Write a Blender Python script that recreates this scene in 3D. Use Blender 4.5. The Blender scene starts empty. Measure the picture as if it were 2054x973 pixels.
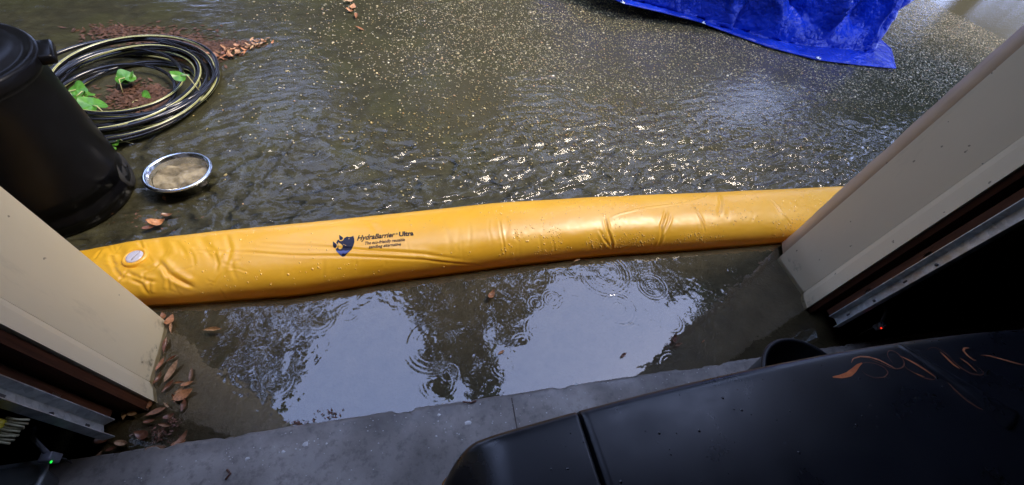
import bpy, bmesh, math, random
import numpy as np
from mathutils import Vector, Matrix
random.seed(7); rng = np.random.default_rng(7)
S = bpy.context.scene
COL = S.collection
# ------------------------------------------------------------------ camera
CX, CY, FPX, HC = 1027.0, 486.5, 780.0, 1.45          # photo pixels, focal length in pixels, eye height (m)
def _basis():
    d = np.array([891.5 - CX, -(1101 - CY), -FPX]); d /= np.linalg.norm(d); up = -d
    ray = lambda p: np.array([p[0] - CX, -(p[1] - CY), -FPX])
    n = np.cross(ray((590, 855)), ray((1470, 725)))
    t = np.cross(n, up); t /= np.linalg.norm(t)
    if t[0] < 0: t = -t
    return np.array([t, np.cross(up, t), up])
RM = _basis(); EYE = np.array([0, 0, HC])
def un(px, py, z=0.0):
    r = RM @ np.array([px - CX, -(py - CY), -FPX]); return EYE + r * ((z - HC) / r[2])
def pj(P):
    c = (np.asarray(P) - EYE) @ RM
    return CX + FPX * c[..., 0] / -c[..., 2], CY - FPX * c[..., 1] / -c[..., 2]
cam = bpy.data.cameras.new('camera'); co = bpy.data.objects.new('camera', cam); COL.objects.link(co)
M4 = Matrix([list(RM[0]) + [0], list(RM[1]) + [0], list(RM[2]) + [HC], [0, 0, 0, 1]])
co.matrix_world = M4
cam.sensor_width = 36; cam.lens = 36 * FPX / 2054; cam.clip_start = 0.02; cam.clip_end = 400
S.camera = co
# ------------------------------------------------------------------ sky, sun, exposure
SUN_EL, SUN_AZ = math.radians(57), math.radians(92)
w = bpy.data.worlds.new('World'); S.world = w; w.use_nodes = True
nt = w.node_tree; nt.nodes.clear()
sky = nt.nodes.new('ShaderNodeTexSky'); sky.sky_type = 'NISHITA'; sky.sun_disc = False
sky.sun_elevation = SUN_EL; sky.sun_rotation = SUN_AZ; sky.air_density = 1.0; sky.dust_density = 4.0; sky.ozone_density = 1.0
mx = nt.nodes.new('ShaderNodeMix'); mx.data_type = 'RGBA'; mx.inputs[0].default_value = 0.85
mx.inputs[7].default_value = (4.1, 5.2, 9.2, 1)          # even rain cloud
bg = nt.nodes.new('ShaderNodeBackground'); bg.inputs[1].default_value = 0.14
wo = nt.nodes.new('ShaderNodeOutputWorld')
nt.links.new(sky.outputs[0], mx.inputs[6]); nt.links.new(mx.outputs[2], bg.inputs[0]); nt.links.new(bg.outputs[0], wo.inputs[0])
sl = bpy.data.lights.new('sun', 'SUN'); sl.energy = 1.5; sl.angle = math.radians(23); sl.color = (1, .86, .66)
so = bpy.data.objects.new('sun', sl); COL.objects.link(so); so.location = (6, 6, 12)
sd = Vector((math.sin(SUN_AZ) * math.cos(SUN_EL), math.cos(SUN_AZ) * math.cos(SUN_EL), math.sin(SUN_EL)))
so.rotation_euler = sd.to_track_quat('Z', 'Y').to_euler()
vs = S.view_settings; vs.view_transform = 'Standard'; vs.look = 'None'; vs.gamma = 1; vs.exposure = 2.0
S.cycles.use_denoising = True; S.cycles.max_bounces = 10; S.cycles.diffuse_bounces = 4; S.cycles.glossy_bounces = 4
S.cycles.transparent_max_bounces = 16; S.cycles.caustics_reflective = False; S.cycles.caustics_refractive = False
S.cycles.sample_clamp_indirect = 6
# ------------------------------------------------------------------ helpers
def link(o, parent=None):
    COL.objects.link(o)
    if parent is not None: o.parent = parent
    return o
def tag(o, label=None, cat=None, group=None, kind=None):
    if label: o['label'] = label
    if cat: o['category'] = cat
    if group: o['group'] = group
    if kind: o['kind'] = kind
    return o
def thing(name, label, cat, loc=(0, 0, 0), group=None):
    o = bpy.data.objects.new(name, None); o.empty_display_size = .05; link(o); o.location = loc
    return tag(o, label, cat, group)
def obj(name, me, mat, parent=None, smooth=True, loc=None):
    """me in world space; a child of a moved empty is shifted back by the empty's place"""
    if mat is not None: me.materials.clear(); me.materials.append(mat)
    if smooth: me.shade_smooth()
    o = bpy.data.objects.new(name, me); link(o, parent)
    if loc is not None: o.location = loc
    elif parent is not None:
        p = parent; off = Vector((0, 0, 0))
        while p is not None: off += p.location; p = p.parent
        o.location = -off
    return o
def pyd(name, v, f):
    me = bpy.data.meshes.new(name); me.from_pydata([tuple(map(float, a)) for a in v], [], [tuple(map(int, a)) for a in f]); me.update(); return me
def grid(name, P, closed_v=False):
    """P: (nu,nv,3) array -> quad mesh"""
    nu, nv = P.shape[:2]
    i = np.arange(nu - 1)[:, None]; j = np.arange(nv if closed_v else nv - 1)[None, :]; j2 = (j + 1) % nv
    F = np.stack([i * nv + j, (i + 1) * nv + j, (i + 1) * nv + j2, i * nv + j2], -1).reshape(-1, 4)
    me = bpy.data.meshes.new(name); nf = len(F)
    me.vertices.add(nu * nv); me.vertices.foreach_set('co', P.reshape(-1).astype(np.float32))
    me.loops.add(nf * 4); me.loops.foreach_set('vertex_index', F.reshape(-1).astype(np.int32))
    me.polygons.add(nf); me.polygons.foreach_set('loop_start', (np.arange(nf) * 4).astype(np.int32))
    me.update(calc_edges=True); me.validate(); return me
def raw(name, V, F):
    """many same-sized faces, fast"""
    V = np.asarray(V, np.float32); F = np.asarray(F, np.int32); k = F.shape[1]; nf = len(F)
    me = bpy.data.meshes.new(name); me.vertices.add(len(V)); me.vertices.foreach_set('co', V.reshape(-1))
    me.loops.add(nf * k); me.loops.foreach_set('vertex_index', F.reshape(-1))
    me.polygons.add(nf); me.polygons.foreach_set('loop_start', (np.arange(nf) * k).astype(np.int32))
    me.update(calc_edges=True); return me
def bevel_me(bm, name, b=0.0, seg=2):
    if b > 0: bmesh.ops.bevel(bm, geom=[e for e in bm.edges if e.is_manifold and e.calc_face_angle(0) > .5], offset=b, segments=seg, affect='EDGES', profile=.5)
    bmesh.ops.recalc_face_normals(bm, faces=bm.faces[:])
    me = bpy.data.meshes.new(name); bm.to_mesh(me); bm.free(); return me
def prism(name, poly, z0, z1, b=0.0, ragged=0.0):
    bm = bmesh.new(); n = len(poly)
    lo = [bm.verts.new((x, y, z0 + (random.uniform(-ragged, ragged) if ragged else 0))) for x, y in poly]; hi = [bm.verts.new((x, y, z1)) for x, y in poly]
    bm.faces.new(lo[::-1]); bm.faces.new(hi)
    for i in range(n): bm.faces.new((lo[i], lo[(i + 1) % n], hi[(i + 1) % n], hi[i]))
    return bevel_me(bm, name, b)
def box(name, c, s, b=0.0, rz=0.0, rx=0.0, ry=0.0):
    bm = bmesh.new(); bmesh.ops.create_cube(bm, size=1)
    m = Matrix.Translation(c) @ Matrix.Rotation(rz, 4, 'Z') @ Matrix.Rotation(ry, 4, 'Y') @ Matrix.Rotation(rx, 4, 'X') @ Matrix.Diagonal((*s, 1))
    bm.transform(m); return bevel_me(bm, name, b)
def lathe(name, prof, c=(0, 0, 0), n=48, tilt=None):
    a = np.linspace(0, 2 * math.pi, n, endpoint=False)
    P = np.zeros((len(prof), n, 3))
    for i, (r, z) in enumerate(prof): P[i, :, 0] = r * np.cos(a); P[i, :, 1] = r * np.sin(a); P[i, :, 2] = z
    if tilt is not None: P = P @ np.array(Matrix.Rotation(tilt[0], 3, tilt[1])).T
    return grid(name, P + np.array(c), True)
def tube(name, path, r, n=10, closed=False):
    path = np.asarray(path, float); T = np.gradient(path, axis=0); T /= np.linalg.norm(T, axis=1)[:, None] + 1e-9
    up = np.array([0, 0, 1.0]); A = np.cross(T, up); bad = np.linalg.norm(A, axis=1) < 1e-3; A[bad] = (1, 0, 0)
    A /= np.linalg.norm(A, axis=1)[:, None]; B = np.cross(A, T)
    a = np.linspace(0, 2 * math.pi, n, endpoint=False); r = np.broadcast_to(np.asarray(r, float), (len(path),))
    P = path[:, None] + r[:, None, None] * (A[:, None] * np.cos(a)[None, :, None] + B[:, None] * np.sin(a)[None, :, None])
    P = np.concatenate([path[:1, None].repeat(n, 1), P, path[-1:, None].repeat(n, 1)])
    return grid(name, P, True)
def join_me(name, mes):
    bm = bmesh.new()
    for m in mes: bm.from_mesh(m)
    me = bpy.data.meshes.new(name); bm.to_mesh(me); bm.free(); return me
def hsh(i, j, s):
    n = (i.astype(np.int64) * 374761393 + j.astype(np.int64) * 668265263 + s * 974711) & 0x7fffffff
    n = ((n ^ (n >> 13)) * 1274126177) & 0x7fffffff; n = n ^ (n >> 16); return (n & 0xffff) / 65535.0
def vn(x, y, s=0):
    xi = np.floor(x); yi = np.floor(y); fx = x - xi; fy = y - yi
    fx = fx * fx * fx * (fx * (fx * 6 - 15) + 10); fy = fy * fy * fy * (fy * (fy * 6 - 15) + 10)
    xi = xi.astype(np.int64); yi = yi.astype(np.int64)
    a = hsh(xi, yi, s); b = hsh(xi + 1, yi, s); c = hsh(xi, yi + 1, s); d = hsh(xi + 1, yi + 1, s)
    return (a + (b - a) * fx) * (1 - fy) + (c + (d - c) * fx) * fy
def fbm(x, y, s=0, o=4):
    t = 0; a = .5
    for k in range(o): t = t + a * vn(x, y, s + k * 17); x = x * 2.03 + 5.1; y = y * 2.03 - 3.7; a *= .5
    return t
def sstep(a, b, x):
    t = np.clip((x - a) / (b - a), 0, 1); return t * t * (3 - 2 * t)
# ------------------------------------------------------------------ materials
class NB:
    def __init__(s, name):
        s.m = bpy.data.materials.new(name); s.m.use_nodes = True; s.t = s.m.node_tree; s.t.nodes.clear()
        s.out = s.n('ShaderNodeOutputMaterial'); s.geo = s.n('ShaderNodeNewGeometry'); s.pos = s.geo.outputs['Position']
    def n(s, t, **k):
        x = s.t.nodes.new(t)
        for a, b in k.items(): setattr(x, a, b)
        return x
    def l(s, a, b): s.t.links.new(a, b)
    def set(s, sock, v):
        if hasattr(v, 'is_output') or isinstance(v, bpy.types.NodeSocket): s.l(v, sock)
        else: sock.default_value = v
    def noise(s, scale, detail=4, rough=.55, vec=None, stretch=None, dist=0):
        x = s.n('ShaderNodeTexNoise'); x.inputs['Scale'].default_value = scale; x.inputs['Detail'].default_value = detail; x.inputs['Roughness'].default_value = rough; x.inputs['Distortion'].default_value = dist
        v = vec or s.pos
        if stretch:
            m = s.n('ShaderNodeMapping'); m.inputs['Scale'].default_value = stretch[0]; m.inputs['Rotation'].default_value = stretch[1] if len(stretch) > 1 else (0, 0, 0); s.l(v, m.inputs[0]); v = m.outputs[0]
        s.l(v, x.inputs['Vector']); return x.outputs['Fac']
    def ramp(s, fac, stops, interp='LINEAR'):
        r = s.n('ShaderNodeValToRGB'); r.color_ramp.interpolation = interp; e = r.color_ramp.elements
        while len(e) < len(stops): e.new(.5)
        for el, (p, c) in zip(e, stops): el.position = p; el.color = (*c, 1) if not isinstance(c, (int, float)) else (c, c, c, 1)
        s.l(fac, r.inputs[0]); return r.outputs[0]
    def mix(s, fac, a, b, mode='MIX'):
        x = s.n('ShaderNodeMix', data_type='RGBA', blend_type=mode); s.set(x.inputs[0], fac)
        s.set(x.inputs[6], a if not isinstance(a, tuple) else (*a, 1)); s.set(x.inputs[7], b if not isinstance(b, tuple) else (*b, 1)); return x.outputs[2]
    def math(s, op, a, b=0.0):
        x = s.n('ShaderNodeMath', operation=op); s.set(x.inputs[0], a); s.set(x.inputs[1], b); return x.outputs[0]
    def sep(s):
        x = s.n('ShaderNodeSeparateXYZ'); s.l(s.pos, x.inputs[0]); return x.outputs
    def bump(s, h, st=.3, d=.01, nrm=None):
        b = s.n('ShaderNodeBump'); b.inputs['Strength'].default_value = st; b.inputs['Distance'].default_value = d; s.l(h, b.inputs['Height'])
        if nrm: s.l(nrm, b.inputs['Normal'])
        return b.outputs[0]
    def bsdf(s, col, rough=.5, spec=.5, nrm=None, metal=0.0, coat=0.0, coat_r=.1, trans=0.0, emit=None, es=0.0, ior=1.5, sheen=0, alpha=1.0):
        p = s.n('ShaderNodeBsdfPrincipled'); s.set(p.inputs['Base Color'], (*col, 1) if isinstance(col, tuple) else col)
        s.set(p.inputs['Roughness'], rough); s.set(p.inputs['Specular IOR Level'], spec); s.set(p.inputs['Metallic'], metal); p.inputs['IOR'].default_value = ior
        p.inputs['Coat Weight'].default_value = coat; p.inputs['Coat Roughness'].default_value = coat_r; p.inputs['Transmission Weight'].default_value = trans; p.inputs['Alpha'].default_value = alpha
        if nrm: s.l(nrm, p.inputs['Normal'])
        if emit: p.inputs['Emission Color'].default_value = (*emit, 1); p.inputs['Emission Strength'].default_value = es
        s.l(p.outputs[0], s.out.inputs[0]); return p
def simple(name, c1, c2, scale=8, rough=.5, spec=.5, bump=.1, bscale=60, bd=.002, **k):
    b = NB(name); n = b.noise(scale, 5, .6); col = b.ramp(n, [(.3, c1), (.7, c2)])
    bn = b.bump(b.noise(bscale, 3), bump, bd) if bump else None
    b.bsdf(col, rough, spec, bn, **k); return b.m
M = {}
def mats():
    # driveway: dark silted concrete left and near, washed exposed aggregate right
    b = NB('driveway_concrete'); X, Y, Z = b.sep()
    n1 = b.noise(1.3, 5, .6); n2 = b.noise(14, 6, .65); n3 = b.noise(90, 3, .6)
    silt = b.ramp(n2, [(.25, (.013, .013, .008)), (.55, (.034, .034, .021)), (.8, (.072, .073, .043))])
    vo = b.n('ShaderNodeTexVoronoi'); vo.inputs['Scale'].default_value = 75; b.l(b.pos, vo.inputs['Vector'])
    sx = b.n('ShaderNodeSeparateColor'); b.l(vo.outputs['Color'], sx.inputs[0])
    peb = b.ramp(sx.outputs[0], [(.0, (.045, .047, .03)), (.4, (.10, .102, .066)), (.7, (.20, .195, .13)), (.93, (.40, .36, .24)), (1, (.55, .5, .38))])
    peb = b.mix(b.ramp(vo.outputs['Distance'], [(.0, 0), (.006, 0), (.011, 1)]), peb, (.05, .048, .03))
    # border of the washed zone
    e = b.math('ADD', b.math('MULTIPLY', X, .55), b.math('MULTIPLY', b.math('SUBTRACT', n1, .5), 2.2))
    e2 = b.math('MULTIPLY', b.ramp(b.math('ADD', e, .35), [(.1, 0), (.75, 1)]), b.ramp(b.math('MULTIPLY', b.math('SUBTRACT', Y, 1.2), .6), [(.15, 0), (.7, 1)]))
    col = b.mix(e2, silt, peb)
    wet = b.ramp(n2, [(.25, (.048, .040, .023)), (.55, (.092, .076, .045)), (.8, (.13, .11, .07))])
    col = b.mix(b.ramp(b.math('SUBTRACT', Y, .6), [(.25, 1), (.55, 0)]), col, wet)                       # pale silt settled by the door
    moss = b.math('MULTIPLY', b.ramp(b.noise(3.1, 4), [(.48, 0), (.62, 1)]), b.ramp(b.math('MULTIPLY', X, .2), [(0, .5), (.4, .35), (1, .1)]))
    col = b.mix(b.math('MULTIPLY', moss, b.ramp(b.math('SUBTRACT', Y, 1.3), [(0, 0), (.4, .8)])), col, (.045, .05, .02))
    h = b.math('ADD', n2, b.math('MULTIPLY', n3, .5))
    b.bsdf(col, .55, .4, b.bump(h, .6, .008)); M['driveway'] = b.m
    # interior slab
    b = NB('slab_concrete'); n1 = b.noise(2.2, 6, .6); n2 = b.noise(38, 5, .7); n3 = b.noise(6, 4, .5)
    col = b.ramp(n1, [(.3, (.13, .118, .104)), (.5, (.26, .237, .21)), (.72, (.46, .425, .385))])
    col = b.mix(b.ramp(n2, [(.30, .55), (.5, 0)]), col, (.06, .055, .052)); col = b.mix(b.ramp(n3, [(.62, 0), (.75, .4)]), col, (.3, .29, .28))
    X, Y, Z = b.sep(); soak = b.ramp(b.math('ADD', Y, b.math('MULTIPLY', b.math('SUBTRACT', b.noise(7, 5, .65), .5), .22)), [(.33, 0), (.40, 1)])   # rain soaked margin
    col = b.mix(b.math('MULTIPLY', soak, .6), col, (.07, .064, .058))
    b.bsdf(col, b.math('SUBTRACT', b.ramp(n3, [(.35, .42), (.6, .75)]), b.math('MULTIPLY', soak, .2)), .4, b.bump(n2, .35, .003)); M['slab'] = b.m
    # water: clear thin sheet
    def water(name, st, tint, ior):
        b = NB(name)
        nrm = st(b) if st else None
        g = b.n('ShaderNodeBsdfGlossy'); g.inputs['Roughness'].default_value = .02 if name == 'puddle_water' else .05; g.inputs['Color'].default_value = (1, 1, 1, 1)
        t = b.n('ShaderNodeBsdfTransparent'); t.inputs[0].default_value = (*tint, 1)
        f = b.n('ShaderNodeFresnel'); f.inputs[0].default_value = ior; m = b.n('ShaderNodeMixShader')
        if nrm: b.l(nrm, g.inputs['Normal']); b.l(nrm, f.inputs['Normal'])
        b.l(f.outputs[0], m.inputs[0]); b.l(t.outputs[0], m.inputs[1]); b.l(g.outputs[0], m.inputs[2]); b.l(m.outputs[0], b.out.inputs[0]); return b.m
    M['puddle'] = water('puddle_water', lambda b: b.bump(b.noise(14, 2, .4), .03, .003), (.92, .88, .76), 1.72)
    def fl(b):
        h = b.math('ADD', b.noise(26, 4, .6, stretch=((1, 1.6, 1), (0, 0, .25)), dist=.6), b.math('MULTIPLY', b.noise(80, 3, .6, stretch=((1, 1.5, 1), (0, 0, .25))), .45))
        return b.bump(h, .26, .006)
    M['flood'] = water('flood_water', fl, (.95, .92, .82), 1.33)
    b = NB('wet_pebble'); a = b.n('ShaderNodeAttribute', attribute_name='tone'); b.bsdf(a.outputs['Color'], .35, .5); M['pebble'] = b.m
    # barrier vinyl
    b = NB('yellow_vinyl'); n1 = b.noise(5, 4); n2 = b.noise(260, 2, .5); n3 = b.noise(45, 3, .5)
    col = b.ramp(n1, [(.3, (.90, .48, .022)), (.7, (.95, .54, .040))])
    p = b.bsdf(col, b.ramp(n3, [(.3, .31), (.7, .42)]), 1.0, b.bump(n2, .06, .0008), sheen=0)
    tl = b.n('ShaderNodeBsdfTranslucent'); tl.inputs[0].default_value = (.98, .52, .03, 1); ms = b.n('ShaderNodeMixShader'); ms.inputs[0].default_value = .27; b.l(p.outputs[0], ms.inputs[1]); b.l(tl.outputs[0], ms.inputs[2]); b.l(ms.outputs[0], b.out.inputs[0])
    M['vinyl'] = b.m
    M['drop'] = simple('water_drop_on_vinyl', (.80, .46, .10), (.84, .50, .14), 4, .08, .5, 0)
    M['ink'] = simple('navy_ink', (.006, .007, .02), (.012, .013, .035), 60, .45, .3, 0)
    M['inkblue'] = simple('blue_ink', (.04, .06, .2), (.08, .10, .28), 90, .45, .3, 0)
    M['blackink'] = simple('black_ink', (.008, .006, .006), (.02, .016, .012), 200, .5, .3, 0)
    M['valve'] = simple('grey_plastic_cap', (.42, .40, .44), (.52, .50, .54), 40, .35, .5, .05)
    # painted wood
    def paint(name, base, dirt):
        b = NB(name); X, Y, Z = b.sep(); n1 = b.noise(3, 5, .6, stretch=((1, 1, .35),)); n2 = b.noise(55, 4, .6); n3 = b.noise(17, 5, .7)
        col = b.mix(b.ramp(n1, [(.35, 0), (.8, .5)]), base, tuple(c * .8 for c in base))
        low = b.ramp(Z, [(0, 1), (.02, .7), (.10, .0)])
        sp = b.math('MULTIPLY', b.ramp(n3, [(.55, 0), (.68, 1)]), low)
        scuff = b.ramp(b.noise(7, 6, .75, stretch=((1, 1, .25),)), [(.60, 0), (.72, .35)]); col = b.mix(scuff, col, tuple(c * .55 for c in base))
        spots = b.ramp(b.noise(34, 2, .4), [(.75, 0), (.77, 1)])
        col = b.mix(b.math('MULTIPLY', b.math('MAXIMUM', sp, b.math('MULTIPLY', spots, .8)), .9), col, dirt)
        b.bsdf(col, b.ramp(n1, [(.3, .42), (.7, .6)]), .35, b.bump(b.math('ADD', n2, b.noise(9, 3)), .12, .003)); return b.m
    M['cream'] = paint('cream_paint', (.68, .60, .41), (.10, .085, .05))
    M['creamold'] = paint('weathered_cream_paint', (.50, .38, .25), (.16, .09, .05))
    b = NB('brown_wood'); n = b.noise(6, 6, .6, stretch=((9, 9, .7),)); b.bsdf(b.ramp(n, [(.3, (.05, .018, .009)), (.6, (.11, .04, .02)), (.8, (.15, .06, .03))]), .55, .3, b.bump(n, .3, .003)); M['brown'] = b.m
    b = NB('lamplit_wood'); n = b.noise(5, 6, .6, stretch=((9, 9, .6),)); b.bsdf(b.ramp(n, [(.3, (.22, .085, .035)), (.6, (.36, .15, .065)), (.8, (.45, .2, .09))]), .6, .3, b.bump(n, .3, .003)); M['stud'] = b.m  # brown wood with a warm lamp glow put into its colour
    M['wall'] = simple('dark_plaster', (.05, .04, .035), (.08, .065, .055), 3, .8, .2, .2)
    M['siding'] = simple('house_siding', (.3, .27, .22), (.38, .34, .28), 3, .7, .3, .2)
    b = NB('galvanised_steel'); n = b.noise(30, 4, .7); vo = b.n('ShaderNodeTexVoronoi'); vo.inputs['Scale'].default_value = 60; b.l(b.pos, vo.inputs['Vector'])
    sc_ = b.n('ShaderNodeSeparateColor'); b.l(vo.outputs['Color'], sc_.inputs[0]); c = b.mix(.3, b.ramp(n, [(.3, (.36, .39, .40)), (.7, (.58, .62, .62))]), b.ramp(sc_.outputs[0], [(0, .2), (1, .8)]), 'OVERLAY'); c = b.mix(b.ramp(b.noise(9, 4, .7), [(.55, 0), (.75, .7)]), c, (.22, .16, .10))
    b.bsdf(c, b.ramp(n, [(.3, .35), (.7, .6)]), .5, metal=.75); M['galv'] = b.m
    M['blackplastic'] = simple('black_bin_plastic', (.002, .002, .0025), (.005, .005, .006), 6, .30, .10, .25, 140, .001)
    M['bucket'] = simple('black_bucket_plastic', (.006, .006, .007), (.012, .012, .014), 6, .45, .4, .1, 90, .001)
    M['rubber'] = simple('black_hose_rubber', (.005, .005, .007), (.012, .012, .015), 12, .16, .55, .05, 90, .0006)
    M['stripe'] = simple('yellow_hose_stripe', (.32, .32, .10), (.50, .50, .24), 30, .25, .5, 0)
    M['steel'] = simple('stainless_steel', (.62, .64, .66), (.75, .77, .80), 30, .2, .5, .05, 200, .0004, metal=1.0)
    b = NB('bowl_silt'); n = b.noise(18, 5, .6); b.bsdf(b.ramp(n, [(.3, (.05, .042, .032)), (.45, (.15, .132, .108)), (.65, (.30, .275, .235))]), .7, .3, b.bump(n, .3, .004)); M['silt'] = b.m
    b = NB('blue_tarpaulin'); n1 = b.noise(4, 5, .6); wv = b.n('ShaderNodeTexWave'); wv.inputs['Scale'].default_value = 60; wv.inputs['Distortion'].default_value = 1.5; b.l(b.pos, wv.inputs['Vector'])
    nb = b.bump(b.ramp(b.noise(7, 3, .5), [(.3, 1), (.5, 0), (.7, 1)]), .5, .03); nb = b.bump(b.noise(26, 5, .7), .45, .010, nb); nb = b.bump(wv.outputs['Fac'], .12, .001, nb)
    p = b.bsdf(b.ramp(n1, [(.3, (.003, .020, .28)), (.7, (.006, .038, .44))]), .30, .3, nb); M['tarp'] = b.m
    b = NB('black_car_paint'); n = b.noise(700, 2, .5); n2 = b.noise(4, 5, .6)
    b.bsdf(b.ramp(n2, [(.3, (.006, .007, .010)), (.7, (.010, .011, .015))]), b.ramp(b.noise(9, 5, .65), [(.3, .24), (.7, .40)]), .45, b.bump(n, .06, .0003)); M['carpaint'] = b.m
    M['pin'] = simple('orange_pinstripe_paint', (.50, .10, .025), (.75, .22, .06), 50, .35, .5, 0)
    M['pinmid'] = simple('worn_pinstripe_paint', (.36, .11, .04), (.55, .20, .08), 70, .4, .5, 0)
    M['pinthin'] = simple('faded_pinstripe_paint', (.12, .045, .025), (.24, .09, .045), 60, .4, .5, 0)
    M['tyre'] = simple('tyre_rubber', (.012, .012, .012), (.025, .025, .025), 20, .8, .3, .2)
    M['lens'] = simple('amber_lamp_lens', (.35, .15, .03), (.45, .2, .04), 20, .12, .5, 0)
    M['chrome'] = simple('chrome_trim', (.5, .52, .55), (.6, .62, .66), 20, .18, .5, 0, metal=1.0)
    def leafm(name, stops, rough=.5):
        b = NB(name); oi = b.n('ShaderNodeObjectInfo'); c = b.ramp(oi.outputs['Random'], stops); n = b.noise(120, 4, .6)
        c = b.mix(b.ramp(n, [(.35, .55), (.6, 0)]), c, (.05, .025, .012)); b.bsdf(c, rough, .4, b.bump(n, .25, .001)); return b.m
    M['leaf'] = leafm('dry_leaf', [(0, (.24, .10, .04)), (.2, (.46, .20, .08)), (.4, (.40, .26, .15)), (.6, (.22, .085, .045)), (.8, (.50, .33, .16)), (1, (.34, .15, .08))])
    M['soaked'] = leafm('soaked_leaf', [(0, (.14, .055, .03)), (.5, (.20, .08, .04)), (1, (.16, .09, .05))], .3)
    M['litterleaf'] = simple('leaf_litter_brown', (.035, .018, .011), (.11, .052, .028), 40, .6, .3, .3)
    M['weed'] = simple('green_weed_leaf', (.035, .12, .012), (.07, .21, .022), 60, .35, .45, .2, 150, .001)
    M['weedstem'] = simple('pale_weed_stem', (.30, .28, .12), (.42, .40, .2), 60, .5, .3, 0)
    M['bark'] = simple('tree_bark', (.05, .04, .03), (.12, .10, .075), 12, .85, .2, .8, 25, .03)
    b = NB('tree_foliage'); a = b.n('ShaderNodeAttribute', attribute_name='tone'); p = b.bsdf(a.outputs['Color'], .55, .3); M['foliage'] = b.m
    M['fleck'] = simple('paint_fleck', (.55, .54, .52), (.75, .74, .72), 90, .6, .3, 0)
    M['crumb'] = simple('brown_crumb', (.07, .03, .02), (.18, .08, .05), 90, .5, .4, 0)
    M['yellowplastic'] = simple('yellow_brush_plastic', (.40, .32, .02), (.5, .40, .03), 30, .35, .5, 0)
    M['bristle'] = simple('cream_bristle', (.2, .19, .11), (.3, .28, .17), 200, .7, .3, .1)
    M['tub'] = simple('grey_tub_plastic', (.16, .18, .19), (.24, .26, .28), 7, .3, .5, .05)
    M['sensor'] = simple('sensor_housing_plastic', (.10, .11, .13), (.17, .18, .21), 30, .4, .5, 0)
    M['green'] = simple('green_led', (.0, .3, .02), (.0, .3, .02), 5, .3, .5, 0, emit=(.02, 1, .08), es=.3)
    M['red'] = simple('red_led', (.3, .01, .0), (.3, .01, .0), 5, .3, .5, 0, emit=(1, .03, .01), es=.6)
    M['bolt'] = simple('dark_bolt', (.02, .02, .02), (.05, .05, .05), 30, .5, .5, 0)
mats()
# ================================================================== the setting
GZ = -0.02                                                     # bed of the driveway, water stands at z = 0
gx = np.concatenate([np.linspace(-60, -6, 28), np.linspace(-5.8, 9, 260), np.linspace(9.5, 60, 28)])
gy = np.concatenate([np.linspace(0.25, 7, 150), np.linspace(7.3, 70, 40)])
GX, GY = np.meshgrid(gx, gy, indexing='ij')
bed = lambda x, y: GZ + .0180 * sstep(1.6, 2.5, y + .3 * (fbm(x * 1.5, y * 1.5, 88) - .5))
GH = bed(GX, GY) + (fbm(GX * 3, GY * 3, 5) - .5) * .008 * sstep(.9, 1.6, GY)
dr = obj('driveway', grid('driveway', np.stack([GX, GY, GH], -1)), M['driveway']); tag(dr, 'dark wet concrete driveway with washed out pebbles', kind='structure')
# garage slab with a chipped front edge
ex = np.linspace(-4.2, 5.0, 700); ey = .400 + (fbm(ex * 5, ex * 0, 3) - .5) * .003 + (fbm(ex * 40, ex * 0, 9) - .5) * .007 - .014 * (fbm(ex * 9, ex * 0 + 4, 21) > .66) * fbm(ex * 60, ex * 0, 2)
rows = []
for yy, zz in ((-6.0, .018), (-1, .018), (.0, .018), (.3, .018), (.385, .018), (None, .0165), (None, .012), (None, -.1)):
    y = np.full_like(ex, yy) if yy is not None else ey - (.004 if zz == .0165 else 0)
    rows.append(np.stack([ex, y, np.full_like(ex, zz) + (0 if zz < .016 else (fbm(ex * 3, y * 3, 8) - .5) * .003)], -1))
slab = obj('garage_floor', grid('garage_floor', np.stack(rows[::-1], 0)), M['slab']); tag(slab, 'stained grey concrete garage floor slab ending in a chipped edge', kind='structure')
me = box('joint', (.268, .2, .0178), (.0035, .37, .003)); jo = obj('saw_joint', me, M['wall'], slab)
# puddle between the slab and the barrier: real ripples
px_ = np.linspace(-1.6, 2.8, 1250); py_ = np.linspace(.38, 1.09, 236)
PX, PY = np.meshgrid(px_, py_, indexing='ij'); PH = np.zeros_like(PX)
rings = [(1213, 548, .115, 3.2), (1213, 548, .07, 2.4), (1213, 548, .03, 2), (1308, 574, .062, 2.4), (1308, 574, .022, 1.6), (1241, 620, .075, 3), (1241, 620, .03, 2.4), (1108, 600, .036, 3), (1108, 600, .015, 2), (1075, 608, .026, 3),
         (1277, 663, .028, 2.2), (1312, 655, .028, 1.6), (870, 690, .105, 1.6), (870, 690, .07, 1), (650, 690, .02, 3), (738, 688, .014, 3), (716, 746, .016, 3), (1180, 665, .024, 1.4), (555, 765, .05, 2), (548, 640, .06, 2.6), (560, 620, .03, 2),
         (1430, 530, .12, 2.6), (1430, 530, .08, 2.2), (1490, 565, .03, 2), (700, 628, .035, 2), (880, 765, .06, 2), (900, 750, .03, 2), (480, 745, .07, 1.5), (1345, 645, .05, 2), (1048, 690, .05, 1.6), (1010, 735, .04, 1.6), (640, 640, .05, 1.6),
         (1130, 560, .05, 2), (1160, 640, .11, 1.4), (1300, 770, .03, 0), (1350, 735, .05, 1.6), (600, 850, .03, 1.2), (440, 650, .05, 2), (1085, 660, .06, 1.5), (795, 600, .04, 1.4), (1265, 640, .09, 1.2), (1190, 520, .04, 2), (1480, 610, .05, 1.5), (1525, 540, .03, 1.5)]
for i in range(26):
    rings.append((random.uniform(420, 1560), random.uniform(520, 860), random.uniform(.008, .045), random.uniform(.2, .9)))
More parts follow.
